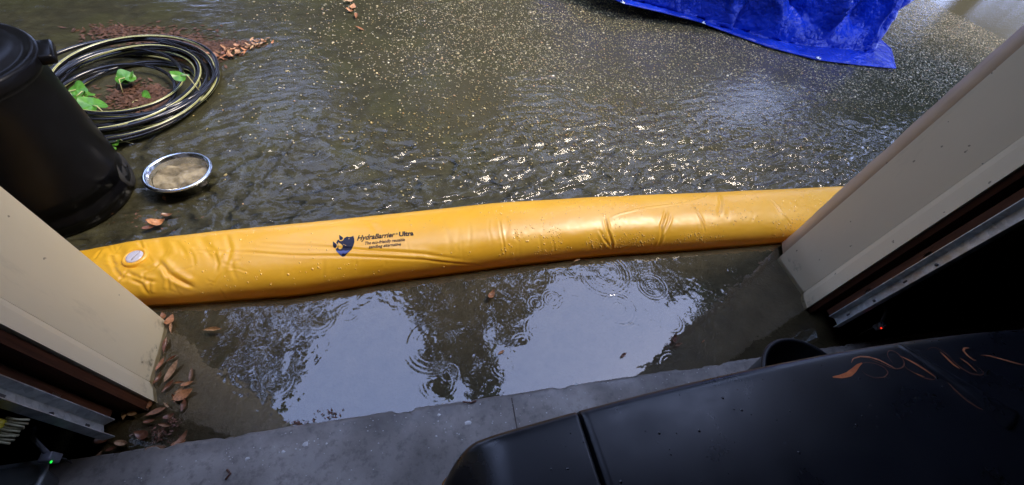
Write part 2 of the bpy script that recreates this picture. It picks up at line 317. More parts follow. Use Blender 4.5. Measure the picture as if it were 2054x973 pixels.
for ri, (a, b_, r0, amp) in enumerate(rings):
    c = un(a, b_); R_ = np.hypot(PX - c[0], PY - c[1]); lam = .011 + r0 * .05; wd = .007 + r0 * .11
    arc_ = sstep(.25, .65, vn((np.arctan2(PY - c[1], PX - c[0]) + 3.2) * .9 + a, PX * 0 + b_, 47)); PH += amp * .000085 * ((.25 + .75 * arc_) if ri > 11 else (1.0 + .5 * arc_)) * np.exp(-((R_ - r0) / wd) ** 2) * np.cos(2 * math.pi * (R_ - r0) / lam)
near = sstep(.62, .98, PY + .1 * (fbm(PX * 2, PY * 2, 61) - .5))
near = np.maximum(near, .9 * np.maximum(1 - sstep(-.55, -.25, PX), sstep(1.15, 1.45, PX)) * sstep(.42, .52, PY))      # extra ripples added to break up the jambs' reflections
PH += (fbm(PX * 16, PY * 16, 31) - .5) * (.0009 + .0022 * near) + (fbm(PX * 45, PY * 45, 33, 3) - .5) * (.00002 + .0004 * near)
pud = obj('puddle', grid('puddle', np.stack([PX, PY, PH], -1)), M['puddle']); tag(pud, 'calm puddle with raindrop rings held back by the yellow barrier', kind='structure')
# running water outside
wx = np.concatenate([np.linspace(-30, -3.1, 20), np.linspace(-3, 6.5, 900), np.linspace(6.7, 40, 30)]); wy = np.concatenate([np.linspace(1.10, 2.6, 260), np.linspace(2.61, 6, 240), np.linspace(6.2, 30, 30)])
WX, WY = np.meshgrid(wx, wy, indexing='ij')
ca, sa = math.cos(.22), math.sin(.22); U = WX * ca + WY * sa; V = -WX * sa + WY * ca
chop = 1 - .93 * sstep(1.45, 2.35, WY + .25 * (fbm(WX, WY, 71) - .5))
q = 1 - np.abs(2 * fbm(U * 5 + 1.5 * fbm(U * 3, V * 3, 41), V * 10, 42, 4) - 1) ** 1.0 * 2.2; q2 = fbm(U * 22, V * 34, 44, 3)
WH = (q - .6) * (.0010 + .022 * chop) + (q2 - .45) * (.0012 + .012 * chop)
WH *= sstep(8.5, 5, np.abs(WX - 1.0)) * .8 + .2
WH *= 1.0
WH = np.maximum(WH, -.013)
flo = obj('flood_water', grid('flood_water', np.stack([WX, WY, WH + .002], -1)), M['flood']); tag(flo, 'rippling sheet of rain water running over the driveway', kind='structure')
# pebbles washed clean in the concrete
ico = bmesh.new(); bmesh.ops.create_uvsphere(ico, u_segments=5, v_segments=3, radius=1); bmesh.ops.triangulate(ico, faces=ico.faces[:]); iv = np.array([v.co[:] for v in ico.verts]); fi = np.array([[v.index for v in f.verts] for f in ico.faces]); ico.free()
N = 95000; xs = rng.uniform(-1.4, 7.5, N * 3); ys = 1.35 + 4.6 * rng.uniform(0, 1, N * 3) ** .9
dens = sstep(-1.3, .9, xs + 1.6 * (fbm(xs, ys, 91) - .5)) * sstep(1.3, 2.2, ys) * (.6 + .4 * sstep(.35, .6, fbm(xs * 2.5, ys * 2.5, 95)))
kp = rng.uniform(0, 1, N * 3) < dens; xs, ys = xs[kp][:N], ys[kp][:N]; N = len(xs)
rad = rng.uniform(.0028, .0064, N) * (1 + .7 * (rng.uniform(0, 1, N) > .9)); an = rng.uniform(0, 6.28, N); st = rng.uniform(.6, 1, (N, 2))
V_ = iv[None] * np.stack([rad * st[:, 0] * 1.3, rad * st[:, 1], rad * .45], -1)[:, None]
V_ = np.stack([V_[..., 0] * np.cos(an)[:, None] - V_[..., 1] * np.sin(an)[:, None], V_[..., 0] * np.sin(an)[:, None] + V_[..., 1] * np.cos(an)[:, None], V_[..., 2]], -1) + np.stack([xs, ys, bed(xs, ys) + .0035], -1)[:, None]
me = raw('pebbles', V_.reshape(-1, 3), (fi[None] + (np.arange(N) * len(iv))[:, None, None]).reshape(-1, 3))
pal = np.array([(.30, .25, .16), (.22, .20, .14), (.12, .11, .08), (.38, .34, .26), (.16, .15, .11), (.25, .16, .10), (.42, .40, .36), (.10, .10, .07)])
tone = pal[rng.choice(8, N, p=[.14, .2, .22, .08, .2, .05, .03, .08])] * rng.uniform(.8, 2.2, (N, 1)) * np.array([1, .96, .74])
at = me.color_attributes.new('tone', 'FLOAT_COLOR', 'POINT'); at.data.foreach_set('color', np.concatenate([tone, np.ones((N, 1))], 1).repeat(len(iv), 0).reshape(-1).astype(np.float32))
tag(obj('pebbles', me, M['pebble']), 'small tan and grey pebbles set in the wet driveway', kind='stuff')
# ------------------------------------------------------------------ the garage round the opening
ga = thing('garage', 'dark unlit garage around the open doorway', 'garage', (0, 0, 0))
def gw(nm, x0, x1, y0, y1, z0, z1, m): return obj(nm, box(nm, ((x0 + x1) / 2, (y0 + y1) / 2, (z0 + z1) / 2), (x1 - x0, y1 - y0, z1 - z0)), M[m], ga, False)
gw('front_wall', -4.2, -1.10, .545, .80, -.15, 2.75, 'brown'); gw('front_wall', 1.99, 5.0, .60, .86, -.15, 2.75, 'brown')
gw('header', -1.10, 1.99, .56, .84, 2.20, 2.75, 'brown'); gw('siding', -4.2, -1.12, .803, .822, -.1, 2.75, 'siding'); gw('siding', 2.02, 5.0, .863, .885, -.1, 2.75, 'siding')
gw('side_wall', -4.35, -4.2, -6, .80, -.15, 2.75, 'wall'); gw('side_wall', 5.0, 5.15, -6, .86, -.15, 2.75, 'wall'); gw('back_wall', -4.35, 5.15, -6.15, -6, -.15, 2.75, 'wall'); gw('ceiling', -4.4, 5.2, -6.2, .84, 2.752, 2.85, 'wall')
# gable roof with a small eave
bm = bmesh.new(); vv = [bm.verts.new(p) for p in ((-4.6, .93, 2.86), (5.4, .93, 2.86), (5.4, -2.7, 4.6), (-4.6, -2.7, 4.6), (5.4, -6.4, 2.86), (-4.6, -6.4, 2.86), (-4.6, .93, 2.96), (5.4, .93, 2.96), (5.4, -2.7, 4.7), (-4.6, -2.7, 4.7), (5.4, -6.4, 2.96), (-4.6, -6.4, 2.96))]
for f in ((0, 1, 2, 3), (3, 2, 4, 5), (6, 9, 8, 7), (9, 11, 10, 8), (0, 6, 7, 1), (5, 4, 10, 11), (0, 3, 9, 6), (3, 5, 11, 9), (1, 7, 8, 2), (2, 8, 10, 4)): bm.faces.new([vv[i] for i in f])
obj('roof', bevel_me(bm, 'roof'), M['wall'], ga, False)
# jambs: corners read from where the boards meet the water
def jamb(label, rev, stop, side, stud, mt):
    t = thing('door_jamb', label, 'door jamb', (rev[0][0], (rev[0][1] + rev[1][1]) / 2, 0)); s = side
    (x0, y0), (x1, y1) = rev; (x2, y2), (x3, y3) = stop
    obj('reveal_board', prism('reveal_board', [(x0, y0), (x1, y1), (x1 - s * .05, y1), (x0 - s * .05, y0)], -.03, 2.2, .0025), M[mt], t, False)
    obj('stop_board', prism('stop_board', [(x1 + s * .0, y1 - .001), (x2, y2), (x3, y3), (x3 - s * .10, y3), (x1 - s * .05, y1 - .001)], -.03, 2.2, .002), M[mt], t, False)
    obj('back_stud', prism('back_stud', [(x3 - s * .012, y3 - .002), (x3 - s * .02, y3 - stud), (x3 - s * .20, y3 - stud), (x3 - s * .20, y3 - .002)], -.02, 2.2, .003), M['brown'], t, False)
    return t
JL = jamb('cream painted door jamb beside the black bin, dead leaves at its foot', ((-.939, .834), (-.921, .613)), ((-.905, .590), (-.887, .544)), 1, .022, 'cream')
JR = jamb('beige door jamb with weathered brick mould beside the black bucket', ((1.808, .893), (1.806, .681)), ((1.785, .655), (1.760, .597)), -1, .020, 'cream')
cas = []
zz = np.linspace(.015, 2.2, 120); wob = (fbm(zz * 9, zz * 0, 77) - .5) * .012 + (fbm(zz * 2, zz * 0, 78) - .5) * .01
P = np.stack([np.stack([1.822 + 0 * zz, .8945 + 0 * zz, zz], -1), np.stack([1.868 + wob * .4, .972 + wob, zz], -1), np.stack([1.90 + 0 * zz, .978 + wob, zz], -1), np.stack([2.05 + 0 * zz, .978 + 0 * zz, zz], -1), np.stack([2.05 + 0 * zz, .8945 + 0 * zz, zz], -1)], 1)
obj('brick_mould', grid('brick_mould', P, True), M['creamold'], JR, False)
# stud behind the right rail, its orange colour stands in for light
for (x, y, wd) in ((2.02, .575, .09), (2.30, .575, .06)): pass
ws = thing('wall_stud', 'wooden stud with warm light put into its orange colour beside the right door rail', 'stud', (2.05, .57, 0)); obj('timber', box('timber', (2.06, .577, 1.1), (.09, .038, 2.2), .003), M['stud'], ws, False); obj('nail_plate', box('nail_plate', (2.06, .5565, .9), (.04, .002, .1), 0), M['galv'], ws, False)
# rails of the sectional door
def rail(label, x, y, s, tilt):
    t = thing('door_rail', label, 'door rail', (x, y, 0)); z0, z1 = .06, 2.15
    prof = [(0, .026), (.004, .026), (.004, .0215), (0.0065, -.019), (.030, -.026), (.030, -.022), (.0025, -.0145), (.0, .0225), (-.02, .028), (-.02, .026)]
    ct, sn = math.cos(tilt), math.sin(tilt)
    poly = [(x + s * (a * ct - b * sn), y + a * sn + b * ct) for a, b in ((.0, -.024), (.028, -.028), (.028, -.025), (.003, -.021), (.003, .021), (.028, .025), (.028, .028), (.0, .024), (-.0005, 0))]
    obj('channel', prism('channel', poly, z0, z1, 0), M['galv'], t, False)
    obj('mounting_angle', prism('mounting_angle', [(x - s * .004, y + .026), (x - s * .004, y + .066), (x - s * .036, y + .066), (x - s * .036, y + .063), (x - s * .007, y + .063), (x - s * .007, y + .026)], .05, 2.1, 0), M['brown'], t, False)
    for z in (.26, .52, .95, 1.4):
        obj('bracket', box('bracket', (x - s * .006, y + .028, z), (.004, .05, .03), .001), M['galv'], t, False)
        obj('bolt', lathe('bolt', [(0, 0), (.006, 0), (.006, .004), (.004, .006), (0, .006)], (x + s * .003, y, z), 8, (s * math.pi / 2, 'Y')), M['bolt'], t, False)
    for z in (.13, .40): obj('slot', box('slot', (x + s * .0035, y + .004, z), (.001, .006, .016), 0), M['bolt'], t, False)
    return t
rail('dull galvanised door rail beside the leaf strewn cream jamb', -.955, .447, 1, .35); rail('dull galvanised door rail beside the beige jamb and bucket', 1.788, .487, -1, .30)
def eye(label, p, s, led):
    t = thing('door_sensor', label, 'door sensor', (p[0], p[1], 0)); x, y, z = p
    arm = np.array([(x - s * .045, y + .075, z + .05), (x - s * .04, y + .05, z + .045), (x - s * .012, y + .012, z + .012)]); obj('bracket_arm', tube('bracket_arm', arm, .006, 8), M['sensor'], t)
    obj('housing', box('housing', (x - s * .012, y + .006, z), (.026, .024, .04), .004), M['sensor'], t); obj('led', lathe('led', [(0, .002), (.0015, .0015), (.002, 0), (.002, -.004)], (x, y - .008, z + .008), 12, (math.pi / 2, 'X')), M[led], t)
    obj('wire', tube('wire', np.array([(x - s * .012, y + .01, z - .02), (x - s * .02, y + .015, z - .06), (x - s * .05, y + .02, .025)]), .002, 6), M['bolt'], t); return t
eye('small door sensor with a glowing green light', un(110, 922, .15), 1, 'green'); eye('small door sensor with a glowing red light', un(1762, 657, .15), -1, 'red')
# ================================================================== yellow flood barrier
X0, X1 = -1.32, 2.62
def bar_dims(x):
    f = (x - X0) / 3.9
    yf = np.interp(x, [-1.3, -.97, -.5, -.12, .32, .81, 1.36, 1.94, 2.7], [.925, .905, .900, .935, .962, .985, .982, .985, 1.0])
    yb = np.interp(x, [-1.3, -1.05, -.52, -.11, .355, .877, 1.47, 2.5, 2.7], [1.165, 1.185, 1.215, 1.245, 1.287, 1.300, 1.308, 1.32, 1.32])
    tp = np.interp(x, [-1.28, -1.24, -1.1, -.9, -.6, -.2, .3, .9, 1.5, 2.6], [.06, .085, .108, .128, .142, .148, .152, .150, .142, .14])
    return yf, yb, tp
def smooth(a, k):
    ker = np.hanning(k); ker /= ker.sum(); return np.convolve(np.pad(a, (k // 2, k - 1 - k // 2), 'edge'), ker, 'valid')
nx, na = 1150, 170
bx = np.linspace(X0, X1, nx); yf, yb, tp = [smooth(a, 61) for a in bar_dims(bx)]
# arc: 0 = front at the water, 1 = back at the water going over the top, closed below
th = np.linspace(-.22 * math.pi, 1.22 * math.pi, na)
cy = (yf + yb) / 2; hw = (yb - yf) / 2
def sect(cyi, hwi, tpi, t):
    c, s_ = np.cos(t), np.sin(t); e = .92
    y = cyi - hwi * np.sign(c) * np.where(s_ < 0, 1 - .12 * s_ ** 2, np.abs(c) ** e); zc = tpi * .30
    z = np.where(s_ > 0, zc + (tpi - zc) * np.abs(s_) ** .9, zc + (zc - GZ) * 1.55 * s_)
    return y, np.maximum(z, GZ + .001)
By, Bz = sect(cy[:, None], hw[:, None], tp[:, None], th[None, :])
BP = np.stack([np.broadcast_to(bx[:, None], By.shape), By, Bz], -1)
def normals(P):
    N_ = np.cross(np.gradient(P, axis=0), np.gradient(P, axis=1)); N_ /= np.linalg.norm(N_, axis=-1)[..., None] + 1e-12; return N_
BN = normals(BP)
if BN[nx // 2, na // 2, 2] < 0: BN = -BN
QX, QY = pj(BP); vis = (BN * (EYE - BP)).sum(-1) > 0
def onbar(px, py):
    d = (QX - px) ** 2 + (QY - py) ** 2 + (~vis) * 1e7; return np.unravel_index(np.argmin(d), d.shape)
# surface metric coords (metres along x, metres along the arc)
AR = np.concatenate([np.zeros((nx, 1)), np.cumsum(np.linalg.norm(np.diff(BP, axis=1), axis=-1), 1)], 1)
SX = BP[..., 0]
D = np.zeros_like(SX)
def crease(pts, depth, wd, lip=.5, side=1):
    """a fold pressed along photo points; a soft lip beside it"""
    g = [onbar(*p) for p in pts]; u = np.array([(SX[i], AR[i]) for i in g]); n_ = len(u)
    best = np.full(SX.shape, 1e9); sg = np.zeros(SX.shape); tt = np.zeros(SX.shape); Ls = np.concatenate([[0], np.cumsum(np.linalg.norm(np.diff(u, axis=0), axis=1))])
    x0, x1 = u[:, 0].min() - .12, u[:, 0].max() + .12; i0, i1 = np.searchsorted(bx, x0), np.searchsorted(bx, x1); sx, ar = SX[i0:i1], AR[i0:i1]
    bb, ss, ts = best[i0:i1], sg[i0:i1], tt[i0:i1]
    for k in range(n_ - 1):
        a, b_ = u[k], u[k + 1]; d = b_ - a; L2 = (d ** 2).sum() + 1e-12
        t = np.clip(((sx - a[0]) * d[0] + (ar - a[1]) * d[1]) / L2, 0, 1); ex_ = sx - a[0] - t * d[0]; ey_ = ar - a[1] - t * d[1]; dd = np.hypot(ex_, ey_); cr = d[0] * ey_ - d[1] * ex_
        m = dd < bb; bb[m] = dd[m]; ss[m] = np.sign(cr[m]); ts[m] = (Ls[k] + t * math.sqrt(L2))[m] / Ls[-1]
    prof = -np.exp(-(bb / wd) ** 2) + lip * np.exp(-((bb - 2.0 * wd) / (1.5 * wd)) ** 2) * (ss * side > 0) + .35 * lip * np.exp(-((bb - 2.0 * wd) / (1.6 * wd)) ** 2) * (ss * side <= 0)
    D[i0:i1] += depth * prof * np.clip(np.minimum(ts, 1 - ts) * 5 + .08, 0, 1)
crease([(380, 503), (500, 507), (690, 514), (850, 521), (950, 530), (985, 541)], .004, .005, .8)
crease([(520, 488), (620, 493), (740, 502), (850, 510), (930, 521)], .004, .006, .7)
crease([(560, 545), (700, 548), (800, 545)], .0015, .02, .4)
crease([(1001, 440), (1006, 470), (1013, 512)], .003, .004, .8)
crease([(1213, 436), (1219, 462), (1228, 500)], .0075, .0055, .9); crease([(1203, 462), (1212, 480), (1226, 497)], .005, .005, .8, -1)
crease([(1335, 420), (1326, 452), (1318, 494)], .0065, .006, .9); crease([(1345, 428), (1330, 470), (1319, 492)], .004, .005, .8)
crease([(1215, 440), (1245, 428), (1300, 417), (1385, 405), (1430, 391)], -.0035, .004, .1)
crease([(1383, 404), (1400, 430), (1414, 466)], .004, .004, .8); crease([(1440, 389), (1446, 408), (1440, 432)], .006, .010, .6)
crease([(1543, 398), (1566, 425), (1588, 456)], .004, .004, .9)
crease([(455, 470), (462, 500), (455, 535)], .004, .008, .7); crease([(400, 470), (418, 505), (440, 535)], .005, .014, .6)
crease([(430, 500), (438, 530), (432, 545)], .003, .005, .8)
crease([(315, 520), (345, 552), (392, 578)], .010, .008, 1.0); crease([(330, 545), (350, 560), (388, 577)], .006, .005, .8, -1)
crease([(262, 560), (285, 570), (300, 592)], .008, .006, 1.0); crease([(252, 545), (290, 562), (315, 565)], .007, .006, .9); crease([(300, 565), (302, 590)], .006, .005, .9)
crease([(290, 545), (312, 535), (318, 528)], .006, .006, .9); crease([(205, 500), (188, 520)], .006, .006, .9); crease([(220, 505), (232, 545), (250, 560)], .006, .007, .8)
crease([(225, 470), (235, 500), (245, 530)], .010, .02, .4); crease([(320, 470), (330, 500), (325, 520)], .006, .015, .5); crease([(350, 480), (375, 515)], .004, .008, .6)
crease([(735, 440), (760, 470)], .0015, .012, .5); crease([(880, 430), (900, 480), (905, 530)], .001, .010, .5); crease([(1080, 470), (1085, 512)], .0012, .006, .6); crease([(1105, 470), (1112, 505)], .0014, .005, .6)
for k in range(42):
    a = random.uniform(0, 6.28); cx_ = random.uniform(200, 480); cy_ = np.interp(cx_, [200, 480], [520, 540]) + random.uniform(-40, 55); L_ = random.uniform(8, 26)
    crease([(cx_ - L_ * math.cos(a), cy_ - L_ * math.sin(a)), (cx_, cy_), (cx_ + L_ * math.cos(a + .3), cy_ + L_ * math.sin(a + .3))], random.uniform(.0015, .004) * (1.3 if cx_ < 340 else .5), random.uniform(.003, .007), .9, random.choice((-1, 1)))
for k in range(26):
    cx_ = random.uniform(480, 1650); cy_ = np.interp(cx_, [480, 1650], [525, 440]) + random.uniform(-30, 40); L_ = random.uniform(10, 30)
    crease([(cx_, cy_ - L_), (cx_ + random.uniform(-5, 5), cy_), (cx_ + random.uniform(-8, 8), cy_ + L_)], random.uniform(.0004, .0012), random.uniform(.004, .010), .7)
D += (fbm(SX * 5, AR * 7, 15) - .5) * .007 + (fbm(SX * 18, AR * 20, 16, 3) - .5) * .0022
D += (fbm(SX * 14, AR * 14, 19, 3) - .45) * .010 * (1 - sstep(-1.15, -.72, SX))
D *= (.62 - .15 * (1 - sstep(-1.0, -.6, SX))) * sstep(.0, .05, Bz + .03)
flat = 1 - sstep(X0, X0 + .05, SX)
BQ = BP + BN * D[..., None]
BQ[..., 2] = np.maximum(BQ[..., 2], GZ + .001)
ci, cj = onbar(272, 517)
fb = thing('flood_barrier', 'long yellow water filled flood barrier tube lying across the doorway', 'flood barrier', (.6, 1.1, 0))
BNR = normals(BQ)
if BNR[nx // 2, na // 2, 2] < 0: BNR = -BNR
body = np.concatenate([np.repeat(BQ[:1].mean(1, keepdims=True), na, 1), BQ, np.repeat(BQ[-1:].mean(1, keepdims=True), na, 1)])
tubeo = obj('tube', grid('tube', body, True), M['vinyl'], fb)
# welded end flap with eyelets
fx = np.linspace(0, 1, 14); fy = np.linspace(0, 1, 40); FX, FY = np.meshgrid(fx, fy, indexing='ij')
fp = np.stack([X0 + .02 - .075 * FX, .945 + (1.155 - .945) * FY + .01 * np.sin(FY * 9), np.interp(FX, [0, 1], [.028, .012]) + (fbm(FX * 3, FY * 6, 55) - .5) * .03], -1)
flap = obj('end_flap', grid('end_flap', fp), M['vinyl'], fb); sm = flap.modifiers.new('thick', 'SOLIDIFY'); sm.thickness = .003
for fy_ in (.25, .8): obj('eyelet', lathe('eyelet', [(.005, 0), (.005, .0025), (.010, .0025), (.011, 0)], (X0 - .02, .945 + .21 * fy_, .032), 16), M['chrome'], fb)
# frames on the barrier for things fixed to it
def frame(i, j):
    p = BQ[i, j]; n_ = BN[i, j]; tx = np.array([1, 0, 0]) - n_ * n_[0]; tx /= np.linalg.norm(tx); return p, tx, np.cross(n_, tx), n_
p, tx, ty, n_ = frame(ci, cj)
def onframe(prof, nseg=32, sx_=1.0, sy_=1.0, lift=0):
    a = np.linspace(0, 2 * math.pi, nseg, endpoint=False); return np.stack([p + tx * (r * sx_ * np.cos(a))[:, None] + ty * (r * sy_ * np.sin(a))[:, None] + n_ * (h + lift) for r, h in prof])
obj('valve_ring', grid('valve_ring', onframe([(.027, .002), (.029, .007), (.038, .008), (.042, .003), (.046, -.010)]), True), M['vinyl'], fb)
vc = obj('valve_cap', grid('valve_cap', onframe([(0.0001, .009), (.020, .009), (.026, .008), (.0288, .002), (.0288, -.008)]), True), M['valve'], fb)
q0 = p + n_ * .011; obj('valve_tab', tube('valve_tab', np.array([q0 + tx * .001 - ty * .018, q0 + tx * .008 + n_ * .002, q0 + tx * .015 + ty * .018]), .0018, 6), M['valve'], vc)
# print: a local sheet (u along the tube, v up the arc) wrapped on the skin
BT = None
def wrap(uv, i0, j0, ang, lift=.0009):
    """uv metres in the print's own axes -> point on the wrinkled skin"""
    c, s_ = math.cos(ang), math.sin(ang); x = SX[i0, j0] + uv[:, 0] * c - uv[:, 1] * s_; a = AR[i0, j0] + uv[:, 0] * s_ + uv[:, 1] * c
    fi_ = np.clip((x - X0) / (X1 - X0) * (nx - 1), 0, nx - 2); ii = np.floor(fi_).astype(int); f1 = (fi_ - ii)[:, None]
    out = np.zeros((len(uv), 3))
    for k in range(len(uv)):
        row = AR[ii[k]]; jj = np.interp(a[k], row, np.arange(na)); j_ = min(int(jj), na - 2); f2 = jj - j_
        A = BQ[ii[k], j_] * (1 - f2) + BQ[ii[k], j_ + 1] * f2; B = BQ[ii[k] + 1, j_] * (1 - f2) + BQ[ii[k] + 1, j_ + 1] * f2
        out[k] = A * (1 - f1[k]) + B * f1[k] + BN[ii[k], j_] * lift
    return out
def dice(bm, st_):
    for ax in (0, 1):
        c_ = [v_.co[ax] for v_ in bm.verts]; lo, hi = min(c_), max(c_)
        for k in range(1, int((hi - lo) / st_) + 1):
            pl = [0, 0, 0]; pl[ax] = lo + k * st_; no = [0, 0, 0]; no[ax] = 1; bmesh.ops.bisect_plane(bm, geom=bm.verts[:] + bm.edges[:] + bm.faces[:], plane_co=pl, plane_no=no)
    bmesh.ops.triangulate(bm, faces=bm.faces[:])
def text_mesh(body_, size, bold=0.0, shear=0.0, sx_=1.0):
    c = bpy.data.curves.new('print', 'FONT'); c.body = body_; c.size = size; c.shear = shear; c.offset = bold; c.resolution_u = 3
    o = bpy.data.objects.new('print', c); COL.objects.link(o); bpy.context.view_layer.update()
    me = o.evaluated_get(bpy.context.evaluated_depsgraph_get()).to_mesh(); bm = bmesh.new(); bm.from_mesh(me)
    bpy.data.objects.remove(o); bpy.data.curves.remove(c)
    dice(bm, .4); bm.verts.index_update()
    v = np.array([(a.co.x * sx_, a.co.y) for a in bm.verts]); f = [[a.index for a in fc.verts] for fc in bm.faces]; bm.free(); return v, f
def fitted(body_, x, y, width, hgt, bold=0, shear=0):
    v, f = text_mesh(body_, 1.0, bold, shear); mn, mx_ = v.min(0), v.max(0)
    v = (v - mn) / (mx_ - mn) * np.array([width, hgt]) + np.array([x, y]); return v, f
i0, j0 = onbar(716, 487); i1, j1 = onbar(790, 479)
ang = math.atan2(AR[i1, j1] - AR[i0, j0], SX[i1, j1] - SX[i0, j0])
i9, j9 = onbar(829, 474); LT = math.hypot(SX[i9, j9] - SX[i0, j0], AR[i9, j9] - AR[i0, j0]); k_ = LT / 114.0     # metres per photo pixel on the print
def pr(name, v, f, mat, lift=.0009): return obj(name, pyd(name, wrap(v, i0, j0, ang, lift), f), M[mat], fb, False)
v, f = fitted('HydraBarrier', 0, -.2 * k_, 76 * k_, 17 * k_, .03, .25); pr('printed_word', v, f, 'blackink', .0012)
v, f = fitted('\u00ae', 77 * k_, 9 * k_, 4.5 * k_, 5 * k_, .01); pr('printed_mark', v, f, 'blackink')
v, f = fitted('Ultra', 84 * k_, 3.5 * k_, 30 * k_, 12.5 * k_, .045); pr('printed_word', v, f, 'blackink', .0012)
v, f = fitted('The eco-friendly reusable', 16 * k_, -10.5 * k_, 80 * k_, 10 * k_, .025, .2); pr('printed_line', v, f, 'blackink')
v, f = fitted('sandbag alternative', 24 * k_, -20 * k_, 64 * k_, 9.5 * k_, .025, .2); pr('printed_line', v, f, 'blackink')
def fill(poly, name, mat, lift):
    bm = bmesh.new(); vs_ = [bm.verts.new((*a, 0)) for a in poly]; bm.faces.new(vs_); bmesh.ops.triangulate(bm, faces=bm.faces[:])
    dice(bm, .004); bm.verts.index_update()
    v_ = np.array([(a.co.x, a.co.y) for a in bm.verts]); f_ = [[a.index for a in fc.verts] for fc in bm.faces]; bm.free(); return pr(name, v_, f_, mat, lift)
# shield: outline in photo pixels relative to the text's start
def zz_(a, b_):                                                # close-up pixels -> the print's own axes
    dx, dy = (a - 640) / 9.73, 1.2 * (460 - b_) / 9.73; c, s_ = math.cos(.077), math.sin(.077); return ((dx * c + dy * s_) * k_, (-dx * s_ + dy * c) * k_)
def dens_(pts): return [q_ for a, b_ in zip(pts, pts[1:] + pts[:1]) for q_ in (a, ((a[0] + b_[0]) / 2, (a[1] + b_[1]) / 2))]
fill([zz_(*a) for a in dens_([(262, 400), (300, 385), (375, 370), (430, 332), (470, 346), (520, 336), (548, 320), (575, 380), (594, 450), (588, 520), (555, 595), (500, 655), (440, 705), (405, 710), (340, 665), (285, 610), (252, 555), (246, 480)])], 'printed_shield', 'ink', .0008)
fill([zz_(*a) for a in dens_([(272, 598), (320, 606), (380, 612), (410, 596), (450, 612), (500, 604), (535, 606), (500, 640), (450, 668), (410, 655), (380, 690), (340, 660), (300, 628)])], 'printed_wave', 'inkblue', .0014)
def tear(tip, c, r):
    a0 = math.atan2(tip[1] - c[1], tip[0] - c[0]); return [tip] + [(c[0] + r * math.cos(a0 + t_), c[1] + r * math.sin(a0 + t_)) for t_ in np.linspace(1.1, 2 * math.pi - 1.1, 16)]
for tip, c, r in (((272, 290), (328, 372), 34), ((184, 422), (240, 512), 36)):
    fill([zz_(*a) for a in tear((tip[0] + 8, tip[1] + 30), (c[0] + 5, c[1] + 4), r * 1.38)], 'printed_gap', 'vinyl', .0012); fill([zz_(*a) for a in tear(tip, c, r)], 'printed_drop', 'ink', .0017)
fill([zz_(*a) for a in tear((290, 448), (345, 535), 40)], 'printed_drop_gap', 'vinyl', .0014)
# rain beads
nb_ = 1500; ux = rng.uniform(-.9, 2.2, nb_ * 4); ja = rng.integers(int(na * .17), int(na * .64), nb_ * 4); wgt = (.10 + .9 * sstep(.15, .55, ux) * (1 - .45 * sstep(1.5, 2.0, ux))) * sstep(.34, .52, fbm(ux * 7, ja / na * 5, 83)) * (1.2 - .9 * (ja / na > .56))
sel = rng.uniform(0, 1, nb_ * 4) < wgt; ux, ja = ux[sel][:nb_], ja[sel][:nb_]; Vd, Fd = [], []
dome = [(0, 1.0)] + [(.55, .86), (.9, .5), (1.03, .0)]; ns = 8
for x, j in zip(ux, ja):
    i = int((x - X0) / (X1 - X0) * (nx - 1)); pp, a1, a2, nn = frame(i, j); r = random.choice((.0014, .0018, .0022, .0028, .0036)) * random.uniform(.8, 1.25); el = random.uniform(1, 1.35); b0 = len(Vd)
    Vd.append(pp + nn * r * .62)
    for rr, hh in dome[1:]:
        for k in range(ns):
            t = 2 * math.pi * k / ns; Vd.append(pp + a1 * (r * rr * math.cos(t)) + a2 * (r * rr * el * math.sin(t)) + nn * (r * .62 * hh - .0003))
    for k in range(ns):
        Fd.append((b0, b0, b0 + 1 + k, b0 + 1 + (k + 1) % ns))
        for q_ in range(2): Fd.append((b0 + 1 + q_ * ns + k, b0 + 1 + (q_ + 1) * ns + k, b0 + 1 + (q_ + 1) * ns + (k + 1) % ns, b0 + 1 + q_ * ns + (k + 1) % ns))
me = pyd('rain_beads', Vd, [f_ if f_[0] != f_[1] else f_[1:] for f_ in Fd]); o = obj('rain_beads', me, M['drop'], fb); o['kind'] = 'stuff'
# ================================================================== rubbish bin
bc = (-1.525, 1.50)
tb = thing('rubbish_bin', 'black plastic rubbish bin with a lid standing outside the left jamb', 'bin', (*bc, GZ))
prof = [(0, .0), (.23, .0), (.245, .006), (.25, .02), (.252, .05), (.258, .055), (.262, .075), (.258, .095), (.259, .12)] + [(.26 + .006 * k / 8, .12 + .44 * k / 8) for k in range(9)] + [(.268, .565), (.274, .575), (.274, .60), (.268, .606), (.25, .606), (.24, .50)]
obj('body', lathe('body', prof, (*bc, GZ), 72), M['blackplastic'], tb)
ld = obj('lid', lathe('lid', [(.283, .585), (.285, .612), (.280, .622), (.268, .626), (.256, .620), (.246, .622), (.236, .634), (.20, .640), (.10, .643), (.06, .644), (0.0001, .644)], (*bc, GZ), 72), M['blackplastic'], tb)
for a in (.45, .45 + math.pi):
    c = (bc[0] + .292 * math.cos(a), bc[1] + .292 * math.sin(a)); obj('handle', box('handle', (*c, .575), (.05, .13, .035), .01, a), M['blackplastic'], ld)
for a in (2.2, 3.4):
    b0 = np.array([bc[0] + .262 * math.cos(a), bc[1] + .262 * math.sin(a), .09]); b1 = np.array([bc[0] + .266 * math.cos(a), bc[1] + .266 * math.sin(a), .54]); obj('rib', tube('rib', np.stack([b0, (b0 + b1) / 2, b1]), .007, 8), M['blackplastic'], tb)
